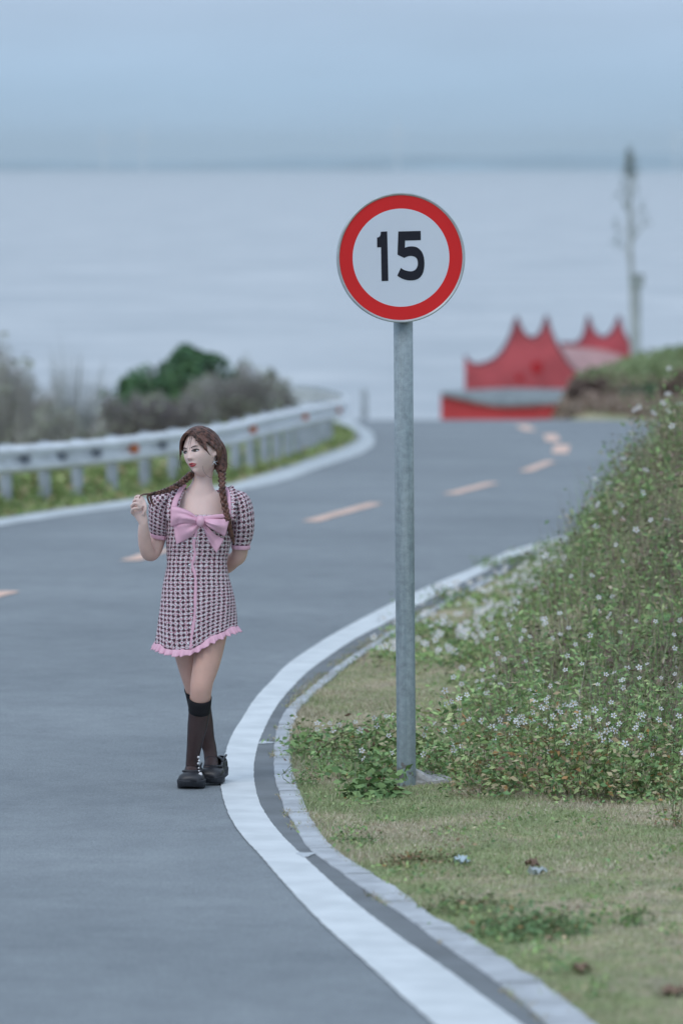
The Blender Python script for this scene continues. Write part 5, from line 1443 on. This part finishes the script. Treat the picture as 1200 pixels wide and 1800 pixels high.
# ---- bushes and bare shrubs, each a thing of its own
def bush(name, label, px, ybase, ytop, wpx, D, twig_cols, leaf_cols, nt, nl, group=None, leafsize=.10, bare=False, topgreen=None, seed=0, low=0.0):
    base = P(px, ybase, D); top = P(px, ytop, D); Hh = top.z - base.z; R = wpx * D / FPX / 2
    zg = float(terrain(base.x, D)); root = Vector((base.x, D, zg)); total = top.z - zg
    o = thing(name, label, 'shrub' if name != 'leafy_tree' else 'tree', root, group=group)
    V, F = [], []; r = random.Random(seed)
    for k in range(5):
        a = r.uniform(0, 6.28); t_ = Vector((math.cos(a) * R * .45, math.sin(a) * R * .3, total * .55))
        tube(V, F, [root * 0, t_ * .5 + Vector((0, 0, total * .05)), t_], [.06, .045, .02], 5)
    link('trunk', mesh('trunk', V, F), M_stem, o)
    # twigs fan out from the trunk
    B = np.zeros((nt, 3)); a = rng.uniform(0, 6.283, nt); rr_ = np.sqrt(rng.random(nt))
    el = np.clip(1 - rr_ ** 2, 0, 1) ** .3
    tipx = np.cos(a) * rr_ * R; tipy = np.sin(a) * rr_ * R * .8
    lump = 1 + .16 * np.sin(tipx / R * 5 + seed) + .10 * np.sin(tipx / R * 11 + seed * 2)
    tipz = total * (.48 + .52 * el * lump * rng.random(nt) ** (.35 if not bare else .5))
    k0 = rng.uniform(.15, .75, nt) if not bare else rng.uniform(.05, .6, nt)
    tip = np.stack([tipx, tipy, tipz], 1); st = tip * k0[:, None] * np.array([.8, .8, .9]) + np.array([0, 0, .05 * total])
    d = tip - st; sidev = np.cross(d, rng.normal(size=(nt, 3))); sidev /= np.linalg.norm(sidev, axis=1)[:, None]
    w = rng.uniform(.008, .018, nt)[:, None]
    Vv = np.stack([st - sidev * w, st + sidev * w, tip], 1).reshape(-1, 3)
    tw = link('twigs', np_mesh('twigs', Vv, np.arange(nt * 3).reshape(-1, 3), np.repeat(palette(nt, twig_cols), 3, 0)), M_leaf, o); tag(tw, kind='stuff')
    if nl:
        a = rng.uniform(0, 6.283, nl); rr_ = np.sqrt(rng.random(nl)); el = np.clip(1 - rr_ ** 2, 0, 1) ** .3; lx = np.cos(a) * rr_ * R * 1.02
        lump = 1 + .10 * np.sin(lx / R * 5 + seed) + .07 * np.sin(lx / R * 11 + seed * 2)
        z = total * (low + (1 - low) * el * lump * rng.random(nl) ** .45)
        pt = np.stack([lx, np.sin(a) * rr_ * R * .8, z], 1)
        # gaps: drop leaves where a 3-D pattern is low
        gmask = (np.sin(pt[:, 0] * 4.1 + seed) + np.sin(pt[:, 2] * 5.3 + 1) + np.sin(pt[:, 1] * 4.7 + pt[:, 0] * 2)) > -1.0
        pt = pt[gmask]
        V2, F2, C2 = leaf_cloud(pt, rng.uniform(.6, 1.4, len(pt)) * leafsize, palette(len(pt), leaf_cols), .3, .55)
        cr_ = link('crown', np_mesh('crown', V2, F2, C2), M_leaf, o); tag(cr_, kind='stuff')
    return o
GREY = [(0.50, 0.49, 0.47), (0.42, 0.41, 0.40), (0.58, 0.57, 0.55)]; PUR = [(0.38, 0.35, 0.36), (0.31, 0.285, 0.30), (0.45, 0.41, 0.41)]
DG = [(0.12, 0.24, 0.12), (0.16, 0.30, 0.14), (0.095, 0.19, 0.11)]; OL = [(0.33, 0.36, 0.27), (0.29, 0.27, 0.25), (0.36, 0.40, 0.29)]
bush('leafy_tree', 'dark green leafy treetop rising above the brown bushes behind the guardrail', 326, 760, 617, 235, 76, PUR, DG, 900, 5200, leafsize=.15, seed=1, low=.5)
bush('bare_bush', 'grey brown bush at the left edge behind the guardrail', 20, 800, 612, 190, 64, GREY, OL, 1900, 800, 'brown bushes behind the guardrail', seed=2)
bush('bare_shrub', 'tall thin leafless pale shrub between the left edge bush and the green treetop', 132, 790, 588, 170, 68, [(0.40, 0.42, 0.43), (0.48, 0.50, 0.50)], OL, 420, 0, bare=True, seed=3)
bush('bare_bush', 'small dark bush at the left foot of the green treetop', 212, 800, 676, 110, 66, PUR, DG + OL, 1100, 800, 'brown bushes behind the guardrail', seed=4)
bush('bare_bush', 'wide brown twiggy bush below the green treetop', 300, 800, 678, 190, 66, PUR, OL, 2400, 1500, 'brown bushes behind the guardrail', seed=5)
bush('bare_bush', 'brown twiggy bush right of the green treetop', 412, 790, 640, 190, 70, PUR + GREY, OL, 2300, 1200, 'brown bushes behind the guardrail', seed=6)
bush('bare_bush', 'low rounded brown bush at the right end of the row behind the guardrail', 470, 780, 655, 120, 76, PUR + GREY, OL + [(0.24, 0.30, 0.15)], 1300, 800, 'brown bushes behind the guardrail', seed=7)
bush('green_bush', 'small yellowish green bush where the row of bushes meets the far guardrail', 492, 760, 694, 80, 84, OL, [(0.19, 0.24, 0.10), (0.15, 0.19, 0.09)], 300, 1600, seed=8)
bush('bare_bush', 'low grey undergrowth below the tall leafless shrub', 110, 810, 716, 190, 62, GREY, OL, 1800, 1800, 'brown bushes behind the guardrail', seed=9)
BR = [(0.24, 0.17, 0.14), (0.30, 0.22, 0.18), (0.19, 0.14, 0.12)]
bush('brown_bush', 'dark brown bush beside the low red wall at the road crest', 1038, 745, 664, 85, 95, BR, BR, 900, 2600, leafsize=.12, seed=11)
bush('green_bush', 'dark green bush at the foot of the mound by the road crest', 1130, 742, 676, 95, 93, OL, [(0.12, 0.20, 0.12), (0.16, 0.25, 0.13)], 500, 2600, leafsize=.12, seed=12)
bush('brown_bush', 'reddish brown bush at the right edge on the mound', 1190, 740, 655, 80, 91, BR, [(0.34, 0.22, 0.19), (0.27, 0.19, 0.15)], 700, 2000, leafsize=.12, seed=13)
# low brown wall seen through the bushes on the far left
W0 = thing('garden_wall', 'low reddish brown wall half hidden in the bushes at the left edge', 'wall', P(30, 760, 72))
V, F = [], []; a_ = P(-60, 716, 72); b_ = P(80, 714, 72); box(V, F, a_.x, b_.x, 72, 72.3, a_.z - 1.6, a_.z); link('wall_panel', mesh('wall_panel', V, F), mat('reddish_brick', (0.20, 0.115, 0.105), 0.9, 0.2, 2), W0, keep=True)
V, F = [], []; box(V, F, a_.x - .05, b_.x + .05, 71.94, 72.36, a_.z + .003, a_.z + .07); link('wall_cap', mesh('wall_cap', V, F), mat('brick_cap', (0.17, 0.11, 0.10), 0.9, 0.2, 2), W0, keep=True)

# ---- individual weeds and flowering plants that can be told apart
def petal_mesh():
    V, F, C = [], [], []
    flower_geo(np.zeros(3), np.array([0, -.35, 1.0]), .0175, V, F, C)
    return np_mesh('flower', np.array(V), np.array(F), np.array(C))
FL = [petal_mesh() for _ in range(3)]
for f_ in FL: f_.materials.append(M_leaf)
def weed(name, label, px, py, h, r, nl, nf=0, ns=10, lsize=(.020, .046), cols=GREEN, ws=None, seed=0, wid=.45, group=None, dry=.12):
    g0 = onroad(px, py); z = float(terrain(g0.x, g0.y))
    # slide back up the line of sight where the bank stands higher than the road surface
    for _ in range(25):
        d = ray(px, py); k = (z - CAMZ) / d.z; g0 = Vector((d.x * k, d.y * k, z)); z = z * .5 + float(terrain(g0.x, g0.y)) * .5
    g0.z = float(terrain(g0.x, g0.y))
    nl = int(nl * 1.9); ns = int(ns * .7)
    o = thing(name, label, 'weed' if nf == 0 else 'flowering plant', g0, group=group); rr = random.Random(seed)
    V, F, tips, pts = [], [], [], []
    for k in range(ns):
        a = rr.uniform(0, 6.283); q = r * rr.uniform(.2, 1.0); hh = h * rr.uniform(.55, 1.0)
        p0 = Vector((math.cos(a) * q * .7, math.sin(a) * q * .7, -.01)); p2 = Vector((math.cos(a) * q * 1.25 + rr.gauss(0, .04) * h / .3, math.sin(a) * q, hh)); p1 = p0.lerp(p2, .5) + Vector((rr.gauss(0, .025), 0, hh * .12))
        c_ = spline([p0, p1, p2], 6); tube(V, F, c_, lerpl([.0018, .0014, .0009], 6), 3); tips.append(p2); pts += c_[1:]
        if rr.random() < .6:
            t2 = p2 + Vector((rr.gauss(0, .03), rr.gauss(0, .03), rr.uniform(.01, .06))) * min(1, h / .25); tube(V, F, [c_[3], t2], [.0014, .0008], 4); tips.append(t2)
    tag(link('stems', mesh('stems', V, F), M_gstem, o), kind='stuff')
    idx = rng.integers(0, len(pts), nl); base = np.array([tuple(p) for p in pts])[idx] + rng.normal(size=(nl, 3)) * np.array([.02, .02, .014]) * (r / .1)
    base[:, 2] = np.abs(base[:, 2])
    lowl = rng.random(nl) < .55            # skirt of leaves round the foot
    aa = rng.uniform(0, 6.283, nl); q_ = np.sqrt(rng.random(nl)) * r * 1.05
    skirt = np.stack([np.cos(aa) * q_, np.sin(aa) * q_, rng.random(nl) ** .9 * h * .62 * (1.15 - (q_ / r) ** 2 * .75)], 1)
    base = np.where(lowl[:, None], skirt, base)
    cs = palette(nl, cols, ws); dr = rng.random(nl) < dry * .55; cs[dr] = palette(int(dr.sum()), [(0.50, 0.29, 0.13), (0.32, 0.21, 0.15), (0.55, 0.42, 0.26)])
    V2, F2, C2 = leaf_cloud(base, rng.uniform(lsize[0], lsize[1], nl), cs, .25, wid)
    tag(link('leaves', np_mesh('leaves', V2, F2, C2), M_leaf, o), kind='stuff')
    rr.shuffle(tips)
    for k in range(min(nf, len(tips))):
        f = bpy.data.objects.new('flower', FL[k % 3]); COL.objects.link(f); f.parent = o; f.location = tips[k] + Vector((0, 0, .004))
        f.rotation_euler = (rr.uniform(.2, 1.2), rr.uniform(-.4, .4), rr.uniform(-.7, .7)); s_ = rr.uniform(.75, 1.15); f.scale = (s_, s_, s_)
    return o
BROADG = [(0.24, 0.37, 0.15), (0.30, 0.44, 0.19), (0.18, 0.30, 0.13)]
G3 = 'white flowering plants at the foot of the bank'
weed('leafy_weed', 'low broad-leaved green weed just left of the sign pole foot', 655, 1402, .15, .13, 170, 0, 14, (.032, .060), BROADG, None, 1, .6)
weed('leafy_weed', 'small dark green weed touching the left side of the sign pole', 662, 1362, .09, .08, 90, 0, 9, (.02, .04), BROADG, None, 2, .55)
weed('leafy_weed', 'small feathery weed beside the concrete edge at its tightest bend', 534, 1382, .085, .06, 150, 0, 12, (.010, .022), [(0.29, 0.43, 0.20), (0.23, 0.36, 0.15)], None, 3, .4)
weed('flowering_weed', 'sprawling white flowering weed nearest the concrete edge, left of the pole', 585, 1322, .17, .19, 260, 7, 18, seed=4, group=G3)
weed('flowering_weed', 'white flowering weed close behind the left side of the pole', 650, 1330, .20, .16, 260, 8, 16, seed=5, group=G3)
weed('flowering_weed', 'white flowering weed just behind the right side of the pole', 752, 1330, .17, .13, 210, 6, 14, seed=6, group=G3)
weed('leafy_weed', 'leafy dark weed clump on the grass right of the pole footing', 790, 1362, .15, .17, 320, 2, 18, (.016, .036), seed=7)
weed('flowering_weed', 'tall white flowering plant with rusty leaves, first of the tall ones right of the pole', 862, 1384, .40, .20, 420, 16, 22, seed=8, group=G3, dry=.3)
weed('flowering_weed', 'tallest spindly flowering plant with dark seed heads in the middle of the tall ones', 945, 1398, .50, .24, 520, 20, 28, seed=9, group=G3, dry=.35)
weed('flowering_weed', 'bushy white flowering plant with orange brown leaves right of the tallest one', 1035, 1402, .42, .22, 480, 16, 24, seed=10, group=G3, dry=.32)
weed('flowering_weed', 'leafy green flowering plant before the brown stalks near the right edge', 1115, 1405, .34, .20, 480, 11, 22, seed=11, group=G3)
weed('flowering_weed', 'flowering plant at the right edge of the photo level with the pole foot', 1190, 1400, .42, .20, 420, 10, 22, seed=12, group=G3, dry=.25)
weed('leafy_weed', 'dark weed tuft with bare stems at the right edge of the mown grass', 1188, 1455, .26, .12, 160, 0, 20, (.014, .03), seed=13, dry=.3)
weed('leafy_weed', 'wide dark green weed clump with brown base in the lower grass', 925, 1645, .085, .22, 420, 0, 26, (.016, .034), [(0.17, 0.28, 0.13), (0.23, 0.35, 0.16)], None, 14, .5, dry=.22)
weed('leafy_weed', 'small lone green weed right of the wide clump in the lower grass', 1112, 1628, .065, .045, 60, 0, 8, (.014, .028), BROADG, None, 15, .5, dry=0)
weed('leafy_weed', 'reddish low weed patch left of the blue wrapper', 738, 1520, .045, .16, 220, 0, 16, (.012, .026), [(0.19, 0.22, 0.10), (0.27, 0.19, 0.12)], None, 16, .5, dry=.3)
weed('leafy_weed', 'flat green weed near the concrete edge left of the reddish patch', 628, 1482, .035, .08, 90, 0, 10, (.014, .028), BROADG, None, 17, .5)
weed('leafy_weed', 'pale low weed between the reddish patch and the wide dark clump', 820, 1600, .05, .16, 180, 0, 14, (.014, .03), [(0.20, 0.27, 0.12), (0.24, 0.28, 0.15)], None, 18, .5)
weed('dry_tuft', 'tan dry grass mat right of the pole footing', 850, 1396, .035, .17, 700, 0, 10, (.012, .030), DRY + [(0.26, 0.17, 0.14)], None, 19, .10)
